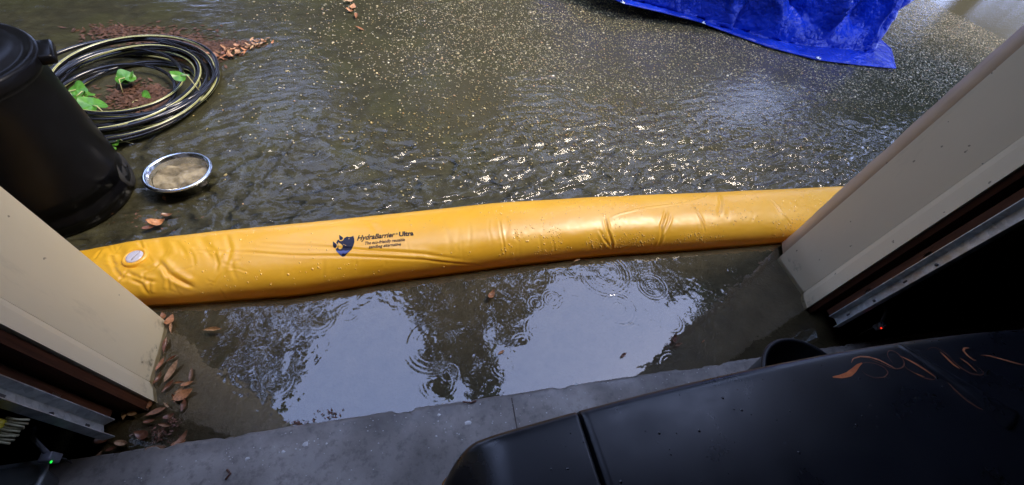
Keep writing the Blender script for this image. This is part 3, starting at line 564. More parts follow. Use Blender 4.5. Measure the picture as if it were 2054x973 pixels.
for s in (-1, 1):
    a = .35 if s > 0 else .35 + math.pi; wc = (bc[0] + .235 * math.cos(a), bc[1] + .235 * math.sin(a), .07)
    w_ = lathe('wheel', [(0.0001, -.022), (.03, -.024), (.055, -.018), (.075, -.022), (.083, -.012), (.083, .012), (.075, .022), (.055, .018), (.03, .024), (0.0001, .022)], (0, 0, 0), 36, (math.pi / 2, 'Y')); w_.transform(Matrix.Translation(wc) @ Matrix.Rotation(a, 4, 'Z')); obj('wheel', w_, M['tyre'], tb)
# ================================================================== steel bowl
bp = un(356, 343, .062)
bo = thing('metal_bowl', 'stainless steel pet bowl full of silty rain water', 'bowl', (bp[0], bp[1], GZ))
obj('basin', lathe('basin', [(0.0001, .004), (.09, .004), (.10, .010), (.118, .074), (.124, .080)], (bp[0], bp[1], GZ), 64), M['steel'], bo)
obj('rim', lathe('rim', [(.117, .077), (.120, .083), (.127, .086), (.133, .083), (.135, .077), (.132, .073), (.124, .075)], (bp[0], bp[1], GZ), 64), M['steel'], bo)
a = np.linspace(0, 2 * math.pi, 48, endpoint=False); rr = np.linspace(.0005, .108, 14); A, R_ = np.meshgrid(a, rr); z_ = .022 + .035 * sstep(.02, .10, np.hypot(R_ * np.cos(A) - .0, R_ * np.sin(A) - .04)) * 0 + .05 * fbm(R_ * np.cos(A) * 22 + 3, R_ * np.sin(A) * 22, 12)
obj('silt', grid('silt', np.stack([bp[0] + R_ * np.cos(A), bp[1] + R_ * np.sin(A), GZ + z_], -1), True), M['silt'], bo)
rr = np.linspace(.0005, .115, 20); A, R_ = np.meshgrid(a, rr); obj('bowl_water', grid('bowl_water', np.stack([bp[0] + R_ * np.cos(A), bp[1] + R_ * np.sin(A), GZ + .066 + .0006 * np.cos(R_ * 300) * np.exp(-R_ * 30)], -1), True), M['flood'], bo)
# ================================================================== coiled hose
hc = np.array([-1.53, 2.31]); HN = 15; n_t = 150
t = np.linspace(0, 2 * math.pi * HN, n_t * HN); lp = t / (2 * math.pi)
kn = np.arange(HN + 2); hr = np.array([.36, .46, .30, .47, .27, .45, .36, .24, .44, .30, .47, .26, .41, .34, .45, .48, .48]); hx = rng.uniform(-.09, .08, HN + 2); hy = rng.uniform(-.10, .10, HN + 2); hz = np.array([.003, .004, .015, .015, .02, .03, .03, .035, .045, .05, .055, .06, .07, .075, .06, .02, .02]); tx_ = rng.uniform(-.03, .03, HN + 2)
sp_ = lambda arr: np.interp(lp, kn[:len(arr)], arr)
r_ = smooth(sp_(hr), 91) + .01 * np.sin(t * 2.3)
path = np.stack([hc[0] + smooth(sp_(hx), 91) + r_ * .93 * np.cos(-t + 2.0), hc[1] + smooth(sp_(hy), 91) + r_ * 1.03 * np.sin(-t + 2.0), smooth(sp_(hz), 91) * .75 + .012 + smooth(sp_(tx_), 91) * np.cos(t) * .6], -1)
path[:, 2] = np.maximum(path[:, 2], .004)
tail = np.linspace(0, 1, 60)[:, None]; e0 = path[-1]; dirv = path[-1] - path[-4]; dirv /= np.linalg.norm(dirv)
e1 = un(190, 290, .0)[:3]; path0 = np.stack([np.interp(np.linspace(0, 1, 40), [0, .5, 1], [e1[0] - .25, e1[0] - .02, e1[0] + .16]), np.interp(np.linspace(0, 1, 40), [0, .5, 1], [e1[1] - .06, e1[1] - .01, e1[1] + .045]), np.full(40, .003)], -1)
gh = thing('garden_hose', 'coiled glossy black garden hose with thin yellow stripes', 'hose', (hc[0], hc[1], GZ))
HR = .0094; obj('hose_tube', tube('hose_tube', path, HR, 10), M['rubber'], gh); obj('loose_end', tube('loose_end', path0, HR, 10), M['rubber'], gh)
def stripe(pth, phi, wd=.0026):
    T = np.gradient(pth, axis=0); T /= np.linalg.norm(T, axis=1)[:, None]; A = np.cross(T, (0, 0, 1)); A /= np.linalg.norm(A, axis=1)[:, None]; B = np.cross(A, T); rows = []
    for d in (-1, -.33, .33, 1):
        f_ = phi + d * wd / HR / 2; rows.append(pth + (HR + .0005) * (A * np.cos(f_)[:, None] + B * np.sin(f_)[:, None]))
    return grid('stripe', np.stack(rows, 1))
ph = 1.0 + 2.6 * np.sin(t * .37 + .8) + 1.2 * np.sin(t * .93)
for dphi in (-.24, .24): obj('stripe', stripe(path, ph + dphi), M['stripe'], gh); obj('stripe', stripe(path0, np.full(40, 1.5) + dphi), M['stripe'], gh)
# ================================================================== blue tarpaulin over a pile
tp_ = thing('blue_tarp', 'wet blue tarpaulin draped over a pile on the driveway', 'tarp', (3.6, 4.0, 0))
hem_px = [(1180, -25, .16), (1250, 8, .13), (1320, 24, .10), (1400, 44, .05), (1470, 70, .015), (1540, 95, .012), (1640, 121, .012), (1720, 131, .012), (1797, 138, .012)]
hem = np.array([un(a, b, z) for a, b, z in hem_px]); extra = np.array([[5.02, 3.38, .012], [5.2, 4.0, .012], [5.1, 4.9, .012], [4.3, 5.9, .012], [3.2, 6.3, .012], [1.8, 5.9, .02], [1.35, 5.1, .05]])
hem = np.concatenate([hem, extra, hem[:1]]); hl = np.concatenate([[0], np.cumsum(np.linalg.norm(np.diff(hem, axis=0), axis=1))]); nu, nv = 620, 150
u = np.linspace(0, hl[-1], nu); HE = np.stack([np.interp(u, hl, hem[:, k]) for k in range(3)], -1); un_ = u / hl[-1]
cen = np.array([[2.35, 4.85], [4.35, 4.35]]); tproj = np.clip(((HE[:, :2] - cen[0]) @ (cen[1] - cen[0])) / ((cen[1] - cen[0]) ** 2).sum(), 0, 1); RG = cen[0] + tproj[:, None] * (cen[1] - cen[0]); rz = .85 + .12 * np.sin(tproj * 5)
v = np.linspace(0, 1, nv); UU, VV = np.meshgrid(u, v, indexing='ij')
sk = (.10 + .16 * fbm(u * 1.7, u * 0, 13) + .10 * np.exp(-((u - hl[7]) / .5) ** 2) - .10 * (u < hl[4]))[:, None]            # flat skirt on the ground
vr = np.clip((VV - sk) / (1 - sk), 0, 1); inx = np.where(VV < sk, VV * .9, sk * .9 + (1 - sk * .9) * (vr ** 1.7 * .9 + .1 * vr)); rise = vr ** .62
P = np.zeros((nu, nv, 3)); P[..., :2] = HE[:, None, :2] + (RG - HE[:, :2])[:, None] * inx[..., None]; P[..., 2] = HE[:, None, 2] * (1 - vr) + rise * rz[:, None]
nrm = normals(P); nrm *= np.sign(nrm[..., 2:3] + 1e-6)
tri = lambda x: 2 * np.abs(x - np.floor(x + .5))
w1 = fbm(UU * 1.1, VV * 1.3, 23) * 2.2; env = sstep(0, .25, vr) * (1 - .7 * sstep(.6, 1, vr))
fold = (tri(UU * 1.05 + w1 + .35 * VV) - .5) * .34 * env + (tri(UU * 2.6 - w1 * 1.6 + VV * 1.2) - .5) * .13 * env + (tri(UU * 1.7 + VV * 4.2 + w1) - .5) * .05 * env
fold += (np.abs(fbm(UU * 3.5 + VV * 3, VV * 6 - UU * 2, 36, 3) - .5)) * .12 * (.25 + env) + (np.abs(fbm(UU * 9, VV * 14, 37, 2) - .5)) * .03
P += nrm * (fold * sstep(0, .04, VV))[..., None]; P[..., 2] = np.maximum(P[..., 2], .011 + .004 * VV)
sh = obj('sheet', grid('sheet', P), M['tarp'], tp_); md = sh.modifiers.new('thick', 'SOLIDIFY'); md.thickness = .003; md.offset = 1
for (a, b, z) in ((1250, 8, .13), (1412, 39, .055), (1640, 117, .02)):
    g = un(a, b, z); g2 = np.argmin(((P[:, 3] - g) ** 2).sum(-1)); pp = P[g2, 3]; n_ = nrm[g2, 3]; me = lathe('eyelet', [(.012, .0), (.012, .006), (.02, .007), (.026, .004), (.027, 0)], (0, 0, 0), 20); me.transform(Matrix.Translation(pp + n_ * .003) @ Vector(n_).to_track_quat('Z', 'Y').to_matrix().to_4x4()); obj('eyelet', me, M['chrome'], tp_)
hp = P[:, 1] + np.array([0, 0, .004]); obj('hem', tube('hem', hp[: int(nu * .5)], .006, 6), M['tarp'], tp_)
# ================================================================== parked car, its nose beside the camera
XC = 1.0
def yn(x):
    d = np.abs(x - XC); return .186 - .054 * (d / .98) ** 2 - .05 * np.maximum(0, (d - .93) / .07) ** 2
def hz_(x, y):
    d = np.abs(x - XC); t_ = np.maximum(yn(x) - y, 0)
    return .745 + .19 * t_ - .075 * np.minimum(t_, 1.2) ** 2 - .010 * np.exp(-t_ / .006) - .022 * (d / .98) ** 2 - .055 * np.maximum(0, (d - .88) / .12) ** 2.2
car = thing('parked_car', 'black car nose with orange pinstripe scrolls parked on the garage floor', 'car', (XC, -.6, .018))
tv = np.concatenate([np.linspace(0, .05, 16), np.linspace(.056, .4, 50), np.linspace(.43, 1.35, 30)])
def panel(name, xa, xb, n_, lipa, lipb):
    xs_ = np.linspace(xa, xb, n_); Xs, Ts = np.meshgrid(xs_, tv, indexing='ij'); Ys = yn(Xs) - Ts; Zs = hz_(Xs, Ys); P = np.stack([Xs, Ys, Zs], -1)
    add = []
    for lip, row, s in ((lipa, P[:1], 1), (lipb, P[-1:], -1)):
        if lip: r1 = row + np.array([s * -.0012, 0, -.0015]); r2 = row + np.array([s * -.0012, 0, -.03]); add.append((np.concatenate([r2, r1]) if s > 0 else np.concatenate([r1, r2])))
        else: add.append(None)
    P = np.concatenate([a for a in (add[0], P, add[1]) if a is not None]); f0 = P[:, :1] + np.array([0, .0, -.02]); f1 = P[:, :1] + np.array([0, -.03, -.045]); return obj(name, grid(name, np.concatenate([f1, f0, P], 1)), M['carpaint'], car)
panel('hood', .2565, 2 - .2565, 120, True, True); panel('fender', 0.0, .2475, 50, False, True); panel('fender', 2 - .2475, 2.0, 50, True, False)
for s in (-1, 1):                                              # fender sides with a wheel arch
    ys_ = np.linspace(yn(XC + s * 1.0) - .001, -1.2, 60); zs_ = np.linspace(0, 1, 14); Ys, Zs = np.meshgrid(ys_, zs_, indexing='ij'); top = hz_(np.full_like(Ys, XC + s), Ys); arch = np.where(np.abs(Ys + .72) < .36, .02 + np.sqrt(np.maximum(.36 ** 2 - (Ys + .72) ** 2, 0)) + .28, .22); arch = np.minimum(arch, .62)
    Zz = arch + (top - arch) * Zs; obj('fender_side', grid('fender_side', np.stack([XC + s * (1.0 + .025 * np.sin(Zs * 3.0)), Ys, Zz], -1)), M['carpaint'], car)
    ty_ = lathe('tyre', [(.20, -.10), (.31, -.10), (.325, -.08), (.33, 0), (.325, .08), (.31, .10), (.20, .10)], (0, 0, 0), 48, (math.pi / 2, 'Y')); ty_.transform(Matrix.Translation((XC + s * .88, -.72, .35))); wl = obj('wheel', ty_, M['tyre'], car)
    rm = lathe('rim', [(.0001, .05), (.06, .06), (.10, .03), (.17, .04), (.205, .09), (.205, -.08)], (0, 0, 0), 40, (math.pi / 2 * s, 'Y')); rm.transform(Matrix.Translation((XC + s * .88, -.72, .35))); obj('rim', rm, M['chrome'], wl)
fr = [(-.03, -.045), (-.045, -.10), (-.05, -.16), (-.07, -.17), (-.09, -.26), (-.03, -.27), (-.02, -.36), (-.05, -.39), (-.13, -.42), (-.15, -.52)]
xs_ = np.linspace(0.004, 1.996, 90); P = np.stack([np.stack([xs_, yn(xs_) + a, hz_(xs_, yn(xs_)) + b], -1) for a, b in fr], 1); P[..., 1] -= .02 * 0; obj('front_fascia', grid('front_fascia', P), M['carpaint'], car)
for k in range(6): obj('grille_bar', box('grille_bar', (XC, .112, .50 + k * .017), (1.05, .012, .006), .002), M['chrome'], car)
obj('engine_bay', box('engine_bay', (XC, -.55, .52), (1.86, 1.1, .26), .02), M['bucket'], car); obj('underbody', box('underbody', (XC, -.75, .28), (1.5, 1.2, .16), .02), M['bucket'], car)
for s in (-1, 1): obj('marker_lamp', box('marker_lamp', (XC + s * .965, yn(XC + s * .965) - .035, hz_(XC + s * .965, .1) - .062), (.07, .05, .05), .015, -s * .7), M['lens'], car)
# raised spear along the hood's centre line
def onhood(px, py):
    z = .76
    for _ in range(8): p_ = un(px, py, z); z = float(hz_(np.array(p_[0]), np.array(p_[1])))
    return un(px, py, z)
ra, rb = onhood(1802, 693), onhood(2030, 846); sg_ = np.linspace(0, 1, 30); cen_ = ra[None] + (rb - ra)[None] * sg_[:, None]; side = np.cross((rb - ra) / np.linalg.norm(rb - ra), (0, 0, 1)); side /= np.linalg.norm(side); P = []
for c_, q_ in zip(cen_, sg_):
    wd = .007 + .020 * q_ ** 1.3; h_ = .003 + .007 * q_; zb = float(hz_(np.array(c_[0]), np.array(c_[1]))); P.append([np.array([*(c_ + side * wd * a)[:2], zb + h_ * b - .001]) for a, b in ((-1.5, 0), (-1.1, .35), (-.8, .9), (-.3, 1.0), (.5, 1.02), (.9, .8), (1.15, .35), (1.5, 0))])
P = np.array(P); P = np.concatenate([P, P[-1:] * 1.0]); P[-1, :, 2] = hz_(P[-1, :, 0], P[-1, :, 1]) - .002; obj('hood_spear', grid('hood_spear', P), M['carpaint'], car)
def pin(pts, wd, mat):
    pts = np.array([(1500 + a / 2.922, 640 + b / 2.922) for a, b in pts]); d = np.concatenate([[0], np.cumsum(np.hypot(*np.diff(pts, axis=0).T))]); n_ = max(24, int(d[-1] / 2.5)); s_ = np.linspace(0, d[-1], n_)
    q_ = np.stack([smooth(np.interp(s_, d, pts[:, k]), max(3, n_ // 7 | 1)) for k in (0, 1)], -1); W = np.array([onhood(*a) for a in q_]); T = np.gradient(W, axis=0); T /= np.linalg.norm(T, axis=1)[:, None] + 1e-9; Sd = np.cross(T, (0, 0, 1.0)); f_ = np.linspace(0, 1, n_); ww = 1.15 * wd * (.12 + .88 * np.sin(np.pi * np.clip(f_, .02, .98)) ** .8); rows = []
    for k in (-1, -.33, .33, 1):
        r = W + Sd * (ww * k)[:, None]; r[:, 2] = hz_(r[:, 0], r[:, 1]) + .0008; rows.append(r)
    obj('pinstripe', grid('pinstripe', np.stack(rows, 1)), M[mat], car)
pin([(496, 341), (545, 338), (590, 325), (620, 300), (645, 272), (668, 258)], .0042, 'pin'); pin([(655, 262), (700, 254), (750, 262), (800, 285), (822, 315), (800, 342), (740, 347), (690, 325), (660, 300)], .0007, 'pinthin')
pin([(605, 258), (615, 232), (660, 220), (710, 223), (770, 241), (820, 268), (866, 292)], .0016, 'pinmid'); pin([(640, 222), (700, 228), (780, 262), (860, 295), (905, 288), (920, 265), (905, 230), (870, 195), (830, 180), (812, 195), (820, 225), (850, 260)], .0008, 'pinthin')
pin([(888, 217), (940, 240), (990, 268), (1040, 300), (1080, 328), (1100, 344)], .0024, 'pinmid'); pin([(1098, 335), (1092, 356), (1040, 350), (980, 320), (930, 292), (915, 270)], .0009, 'pinthin'); pin([(965, 313), (1000, 328), (1034, 340)], .0014, 'pinmid')
pin([(1126, 194), (1160, 225), (1200, 265), (1240, 292)], .0026, 'pinmid'); pin([(1050, 185), (1060, 168), (1100, 165), (1150, 195), (1230, 275), (1300, 320), (1375, 332), (1386, 312), (1350, 285), (1300, 250)], .0009, 'pinthin')
pin([(1295, 170), (1268, 170), (1262, 185), (1285, 215), (1320, 240), (1338, 246)], .0020, 'pinmid'); pin([(1240, 228), (1290, 262), (1342, 312)], .0016, 'pinmid'); pin([(1358, 213), (1420, 217), (1500, 240), (1560, 256), (1640, 275)], .0016, 'pinmid')
pin([(1130, 325), (1200, 405), (1280, 478), (1350, 522), (1430, 552)], .0016, 'pinthin')
Vd, Fd = [], []
for k in range(90):
    x_ = random.uniform(.05, 1.6); y_ = float(yn(np.array(x_))) - random.uniform(.01, .16); z0 = float(hz_(np.array(x_), np.array(y_))); r = random.choice((.0012, .0016, .002, .003)); b0 = len(Vd); Vd.append((x_, y_, z0 + r * .5))
    for q_ in range(7): Vd.append((x_ + r * math.cos(q_ * .898), y_ + r * 1.2 * math.sin(q_ * .898), z0 - .0003))
    Fd += [(b0, b0 + 1 + q_, b0 + 1 + (q_ + 1) % 7) for q_ in range(7)]
o = obj('water_beads', raw('water_beads', Vd, Fd), M['rubber'], car); o['kind'] = 'stuff'
# ================================================================== bucket by the car's nose
bk = (1.262, .222); bu = thing('black_bucket', 'round black plastic bucket on the slab between the car and the jamb', 'bucket', (*bk, .018))
obj('shell', lathe('shell', [(0.0001, .0), (.12, .0), (.125, .006), (.155, .225), (.160, .228), (.165, .222), (.168, .228), (.165, .236), (.158, .238), (.152, .232), (.121, .014), (0.0001, .012)], (*bk, .018), 56), M['bucket'], bu)
hb = np.linspace(0, math.pi, 30); obj('bail', tube('bail', np.stack([bk[0] + .165 * np.cos(hb), bk[1] - .165 * np.sin(hb) * .95, .235 + .03 * np.sin(hb)], -1), .003, 8), M['galv'], bu)
# ================================================================== brush and tub in the dark corner
yp = un(-12, 858, .36); br = thing('broom', 'yellow brush head with cream bristles propped up beside the left door rail', 'broom', (yp[0] - .30, yp[1] - .10, .018))
obj('head', box('head', (yp[0] - .022, yp[1], .36), (.075, .05, .032), .008, -.30), M['yellowplastic'], br); obj('handle', tube('handle', np.array([(yp[0] - .05, yp[1], .355), (yp[0] - .17, yp[1] - .05, .19), (yp[0] - .30, yp[1] - .10, .018)]), .011, 10), M['yellowplastic'], br)
for k in range(9):
    o_ = (k - 4) * .0055; st_ = np.array([yp[0] + .008 + o_ * .3, yp[1] - .003 + o_, .362 - .004 * (k % 2)]); obj('bristle_tuft', tube('bristle_tuft', np.stack([st_, st_ + np.array([.022, -.008, -.002]), st_ + np.array([.042, -.014 + .002 * (k % 3), -.006])]), [.0028, .0032, .0026], 6), M['bristle'], br)
tc = un(60, 945, .13); tu = thing('plastic_tub', 'grey plastic tub on the floor under the green sensor light', 'tub', (-1.16, .27, .018))
def rr(cx_, cy_, w_, h_, r, n_=6):
    out = []
    for (sx_, sy_, a0) in ((1, 1, 0), (-1, 1, 90), (-1, -1, 180), (1, -1, 270)):
        for k in range(n_): a = math.radians(a0 + 90 * k / (n_ - 1)); out.append((cx_ + sx_ * (w_ / 2 - r) + r * math.cos(a), cy_ + sy_ * (h_ / 2 - r) + r * math.sin(a)))
    return out
TP = np.array([[(*p_, z) for p_ in rr(-1.19, .26, w_, h_, .03)] for w_, h_, z in ((.001, .001, .022), (.30, .20, .018), (.33, .23, .10), (.345, .245, .102), (.345, .245, .11), (.325, .225, .11), (.30, .20, .10), (.0001, .0001, .104))]); TP[-1, :, 2] = .106; TP[0, :, 2] = .018
obj('shell', grid('shell', TP[:6], True), M['tub'], tu); obj('lid', grid('lid', TP[5:], True), M['tub'], tu)
# ================================================================== fallen leaves, one by one
def leafmesh(k):
    n_ = 12; L = .5; wd = (.15, .19, .13, .24)[k]; rows = []
    for i in range(n_ + 1):
        s_ = i / n_; w_ = wd * math.sin(math.pi * s_ ** (.9, .8, 1.1, .75)[k]) ** .85 + .004; x = s_ - .5; bz = (.10, .22, .05, .14)[k] * (s_ - .5) ** 2 * 4 - .02
        rows.append([(x, w_ * a, bz + abs(a) ** 1.5 * w_ * (.5, .35, .8, .25)[k] + .01 * math.sin(9 * s_ + a)) for a in (-1, -.5, 0, .5, 1)])
    rows = [[(-.62, -.006, .0), (-.62, -.003, .0), (-.62, 0, .002), (-.62, .003, 0), (-.62, .006, 0)]] + rows
    me = grid('leaf', np.array(rows)); me.shade_smooth(); me.materials.append(M['leaf']); return me
LM = [leafmesh(k) for k in range(4)]; LS = []
for k in range(4): m_ = LM[k].copy(); m_.materials.clear(); m_.materials.append(M['soaked']); LS.append(m_)
def leaf(px, py, ln, ang, label, group=None, z=.004, soaked=False, k=None, tilt=.15, name='fallen_leaf'):
    p_ = un(px, py, z); k = random.randrange(4) if k is None else k; o = bpy.data.objects.new(name, (LS if soaked else LM)[k]); link(o)
    # angle given in the picture -> angle on the ground
    q_ = un(px + 6 * math.cos(ang), py - 6 * math.sin(ang), z) - p_; o.location = (p_[0], p_[1], z + ln * .03); ls = ln * random.uniform(.72, 1.12) if group else ln; o.scale = (ls, ls * random.uniform(.75, 1.35), ls * random.uniform(.5, 2.2)); o.rotation_euler = (random.uniform(-tilt, tilt), random.uniform(-tilt, tilt), math.atan2(q_[1], q_[0])); return tag(o, label, 'leaf', group)
R = math.radians
G1 = 'dead leaves at the foot of the cream jamb'; L1 = 'dry orange brown leaf in the drift at the foot of the cream jamb'; L1w = 'dark soaked leaf in the drift at the foot of the cream jamb'
for (x, y, a, ln, wet) in ((341, 642, 68, .062, 0), (345, 657, 80, .05, 0), (327, 634, 100, .04, 0), (333, 692, 75, .06, 1), (323, 731, 55, .066, 0), (345, 744, 52, .085, 0), (359, 768, 5, .05, 0), (369, 791, 25, .062, 0), (384, 752, 80, .06, 1), (361, 783, 30, .04, 0), (313, 826, 25, .065, 0), (301, 812, 80, .04, 0), (332, 853, -8, .055, 0), (321, 869, 85, .04, 1), (367, 879, 48, .06, 0), (360, 889, 20, .055, 0), (316, 900, 8, .085, 0), (247, 889, -4, .055, 0), (268, 830, -4, .055, 0), (250, 829, 75, .04, 0), (196, 921, 55, .06, 0), (224, 900, 20, .035, 1), (369, 812, 75, .05, 1), (318, 760, 60, .07, 1), (338, 775, 45, .05, 1), (352, 800, 110, .045, 1), (340, 835, 20, .04, 1), (300, 845, 10, .05, 1), (345, 720, 30, .045, 1), (376, 770, 20, .04, 0), (285, 872, 160, .05, 1), (210, 880, 20, .05, 1), (335, 812, 140, .045, 0)):
    leaf(x, y, ln * .86, R(a), L1w if wet else L1, G1 + (', soaked' if wet else ', dry'), z=random.uniform(.003, .010) if not wet else .003, soaked=bool(wet), tilt=.22 if not wet else .1)
for (x, y, a, ln, wet, lb) in ((330, 398, 120, .035, 0, 'small pinkish leaf floating just below the steel bowl'), (337, 432, 0, .045, 1, 'dark soaked leaf between the bowl and the barrier'), (320, 448, 4, .07, 0, 'long orange leaf lying against the back of the barrier'), (300, 456, 15, .05, 1, 'soaked leaf touching the barrier near its valve end'),
                          (428, 662, 2, .062, 0, 'pale tan leaf floating alone in the dark end of the puddle'), (986, 592, 60, .05, 0, 'tan leaf floating in mid puddle below the barrier'), (1005, 707, 30, .032, 0, 'small orange leaf floating between two sky reflections'), (1250, 713, 40, .034, 1, 'dark red seed floating on the bright sky reflection'), (1410, 685, 45, .024, 0, 'tiny orange leaf floating in the dark end of the puddle by the bucket'), (1352, 680, 80, .05, 1, 'red brown leaf scrap at the corner of the sky reflection'), (1360, 692, 20, .04, 0, 'orange leaf scrap stuck to a red brown one in the puddle'), (1157, 523, 20, .04, 0, 'yellowish leaf scrap caught under the barrier')):
    leaf(x, y, ln, R(a), lb, z=.003, soaked=bool(wet), tilt=.1)
GX_ = 'leaves washed up beside the hose'
for i in range(46):
    f_ = random.random() ** .8; x = 395 + 145 * f_ + random.uniform(-12, 12); y = np.interp(x, [380, 420, 450, 480, 510, 545], [132, 122, 106, 104, 88, 76]) + random.gauss(0, 9 * (1 - .6 * f_))
    leaf(x, y, random.uniform(.035, .07), R(random.uniform(-40, 60)), 'orange leaf in the line of washed up leaves beside the hose', GX_, z=random.uniform(.006, .014), tilt=.3)
for (x, y, a) in ((700, 4, 10), (708, 14, 60), (703, 23, -15), (715, 33, 80), (722, 58, -20)): leaf(x, y, .085, R(a), 'leaf in the little row far out on the open driveway', 'far leaves on the driveway', z=.008)
# leaf mould that has washed together
def flakes(name, pts, n_, size, mat, label, zmax=.02, ground=GZ):
    V_, F_ = [], []
    for i in range(n_):
        a = random.randrange(len(pts)); c = pts[a]; p_ = un(c[0] + random.gauss(0, c[2]), c[1] + random.gauss(0, c[3])); s_ = random.uniform(*size); th_ = random.uniform(0, 6.28); d = np.array([math.cos(th_), math.sin(th_), random.uniform(-.25, .25)]); e = np.array([-math.sin(th_), math.cos(th_), random.uniform(-.3, .3)]) * .38
        c0 = np.array([p_[0], p_[1], random.uniform(.0, zmax)]); b0 = len(V_); V_ += [c0 - d * s_ / 2, c0 + e * s_ / 2, c0 + d * s_ / 2 + np.array([0, 0, .003]), c0 - e * s_ / 2]; F_ += [(b0, b0 + 1, b0 + 2, b0 + 3)]
    return tag(obj(name, raw(name, V_, F_), M[mat], None, False), label, kind='stuff')
flakes('leaf_litter', [(300, 74, 60, 10), (350, 84, 40, 11), (400, 98, 30, 10), (430, 100, 28, 8), (240, 62, 40, 6), (470, 92, 25, 4), (400, 115, 25, 9), (360, 100, 30, 10), (310, 210, 20, 8), (265, 195, 30, 15), (300, 190, 20, 10)], 4200, (.008, .048), 'litterleaf', 'brown leaf mould washed together behind and inside the hose', .007)
flakes('seed_litter', [(325, 865, 12, 6), (345, 850, 10, 6), (310, 880, 20, 8), (280, 440, 60, 10), (660, 832, 14, 6), (600, 850, 10, 4), (1352, 690, 8, 8)], 260, (.004, .014), 'crumb', 'tiny dark seeds and twigs along the puddle edge', .008)
# chips of paint and grit on the slab
V_, F_ = [], []; spots = [(612, 890, .014), (940, 848, .016), (568, 906, .010), (495, 921, .011), (880, 832, .009), (1155, 770, .008), (1385, 772, .01), (1450, 950, .004), (655, 890, .006), (875, 875, .008)]
for i in range(260): spots.append((random.uniform(250, 1700), 0, random.uniform(.0012, .0042)))
for (x, y, r) in spots:
    if y == 0: y = np.interp(x, [150, 590, 1470, 1700], [962, 858, 727, 690]) + abs(random.gauss(0, 55)) + 3
    p_ = un(x, y, .0185); b0 = len(V_); k = 7; V_.append((p_[0], p_[1], .020 + r * .25))
    for q_ in range(k): a = 6.283 * q_ / k; rr_ = r * random.uniform(.5, 1.1); V_.append((p_[0] + rr_ * math.cos(a), p_[1] + rr_ * .7 * math.sin(a), .0172))
    F_ += [(b0, b0 + 1 + q_, b0 + 1 + (q_ + 1) % k) for q_ in range(k)]
tag(obj('grit', raw('grit', V_, F_), M['fleck'], None, False), 'white paint chips and grit on the garage floor', kind='stuff')
for pts, lb in (([(455, 942), (462, 950), (452, 962)], 'dark bent twig lying on the slab near the leaves'), ([(928, 806), (945, 808), (955, 804)], 'short black twig at the slab edge by the saw joint')):
    t_ = np.array([un(a, b_, .022) for a, b_ in pts]); tag(obj('twig', tube('twig', t_, .003, 6), M['crumb']), lb, 'twig')
# ================================================================== weeds in the hose coil
def weed(px, py, r, ang, label, z=.06, n_=1):
    p_ = un(px, py, z); t_ = thing('weed', label, 'weed', (p_[0], p_[1], 0), 'weeds growing through the hose')
    for k in range(n_):
        c = p_ + np.array([random.uniform(-.05, .05) * (k > 0), random.uniform(-.05, .05) * (k > 0), random.uniform(-.02, .01) * (k > 0)]); a = np.linspace(0, 2 * math.pi, 28, endpoint=False); rad_ = r * (1 - .35 * np.exp(-((np.abs(a - math.pi)) / .35) ** 2) + .05 * np.cos(5 * a)); rows = []
        for f_ in (.001, .35, .7, 1): x_ = rad_ * f_ * np.cos(a); y_ = rad_ * f_ * np.sin(a); zz_ = .25 * r * f_ ** 2 * np.cos(2 * a) + .06 * r * np.sin(5 * a) * f_ + .3 * x_; an_ = ang + k * 1.7; rows.append(np.stack([c[0] + x_ * math.cos(an_) - y_ * math.sin(an_), c[1] + x_ * math.sin(an_) + y_ * math.cos(an_), c[2] + zz_], -1))
        obj('leaf', grid('leaf', np.array(rows), True), M['weed'], t_); e_ = c + np.array([-.07 * math.cos(ang + k), -.07 * math.sin(ang + k), 0]); obj('stem', tube('stem', np.array([c, (c + e_) / 2 + np.array([0, 0, .01]), [e_[0], e_[1], -.01]]), .0025, 6), M['weedstem'], t_)
weed(186, 212, .055, 2.6, 'broad round green weed leaf beside the bin, inside the hose coil', .05); weed(152, 180, .045, 1.2, 'clump of green weed leaves poking out next to the bin', .06, 4); weed(252, 155, .045, .3, 'green weed leaf lying across the middle of the hose coil', .05, 2); weed(362, 152, .038, 3.0, 'small round green weed leaf on top of the hose loops', .14); weed(283, 200, .05, 1.0, 'dim green weed leaf half under water inside the hose coil', .0)
weed(232, 285, .02, .5, 'tiny green weed sprouting below the hose by the bin', .02, 5)
# ================================================================== trees over the driveway: they shade it and show in the puddle, some are added for shade
def leaves(cl, per, size, tones, name):
    """cl: list of (centre, radius) leaf clumps"""
    V_, T_ = [], []
    for c, r in cl:
        n_ = int(per * r * r); d = rng.normal(size=(n_, 3)); d /= np.linalg.norm(d, axis=1)[:, None]; p_ = np.array(c) + d * (r * rng.uniform(.25, 1.0, (n_, 1)) ** .6) * np.array([1, 1, .7])
        a = rng.normal(size=(n_, 3)); a /= np.linalg.norm(a, axis=1)[:, None]; b_ = np.cross(a, rng.normal(size=(n_, 3))); b_ /= np.linalg.norm(b_, axis=1)[:, None]; s_ = rng.uniform(*size, (n_, 1))
        V_.append(np.stack([p_ - a * s_ * .5, p_ + b_ * s_ * .24, p_ + a * s_ * .5, p_ - b_ * s_ * .24], 1)); T_.append(np.array(tones)[rng.integers(0, len(tones), n_)] * rng.uniform(.7, 1.25))
    V_ = np.concatenate(V_).reshape(-1, 3); T_ = np.concatenate(T_); n_ = len(T_); me = raw(name, V_, np.arange(n_ * 4).reshape(-1, 4)); at_ = me.color_attributes.new('tone', 'FLOAT_COLOR', 'POINT'); at_.data.foreach_set('color', np.concatenate([T_, np.ones((n_, 1))], 1).repeat(4, 0).reshape(-1).astype(np.float32)); return me
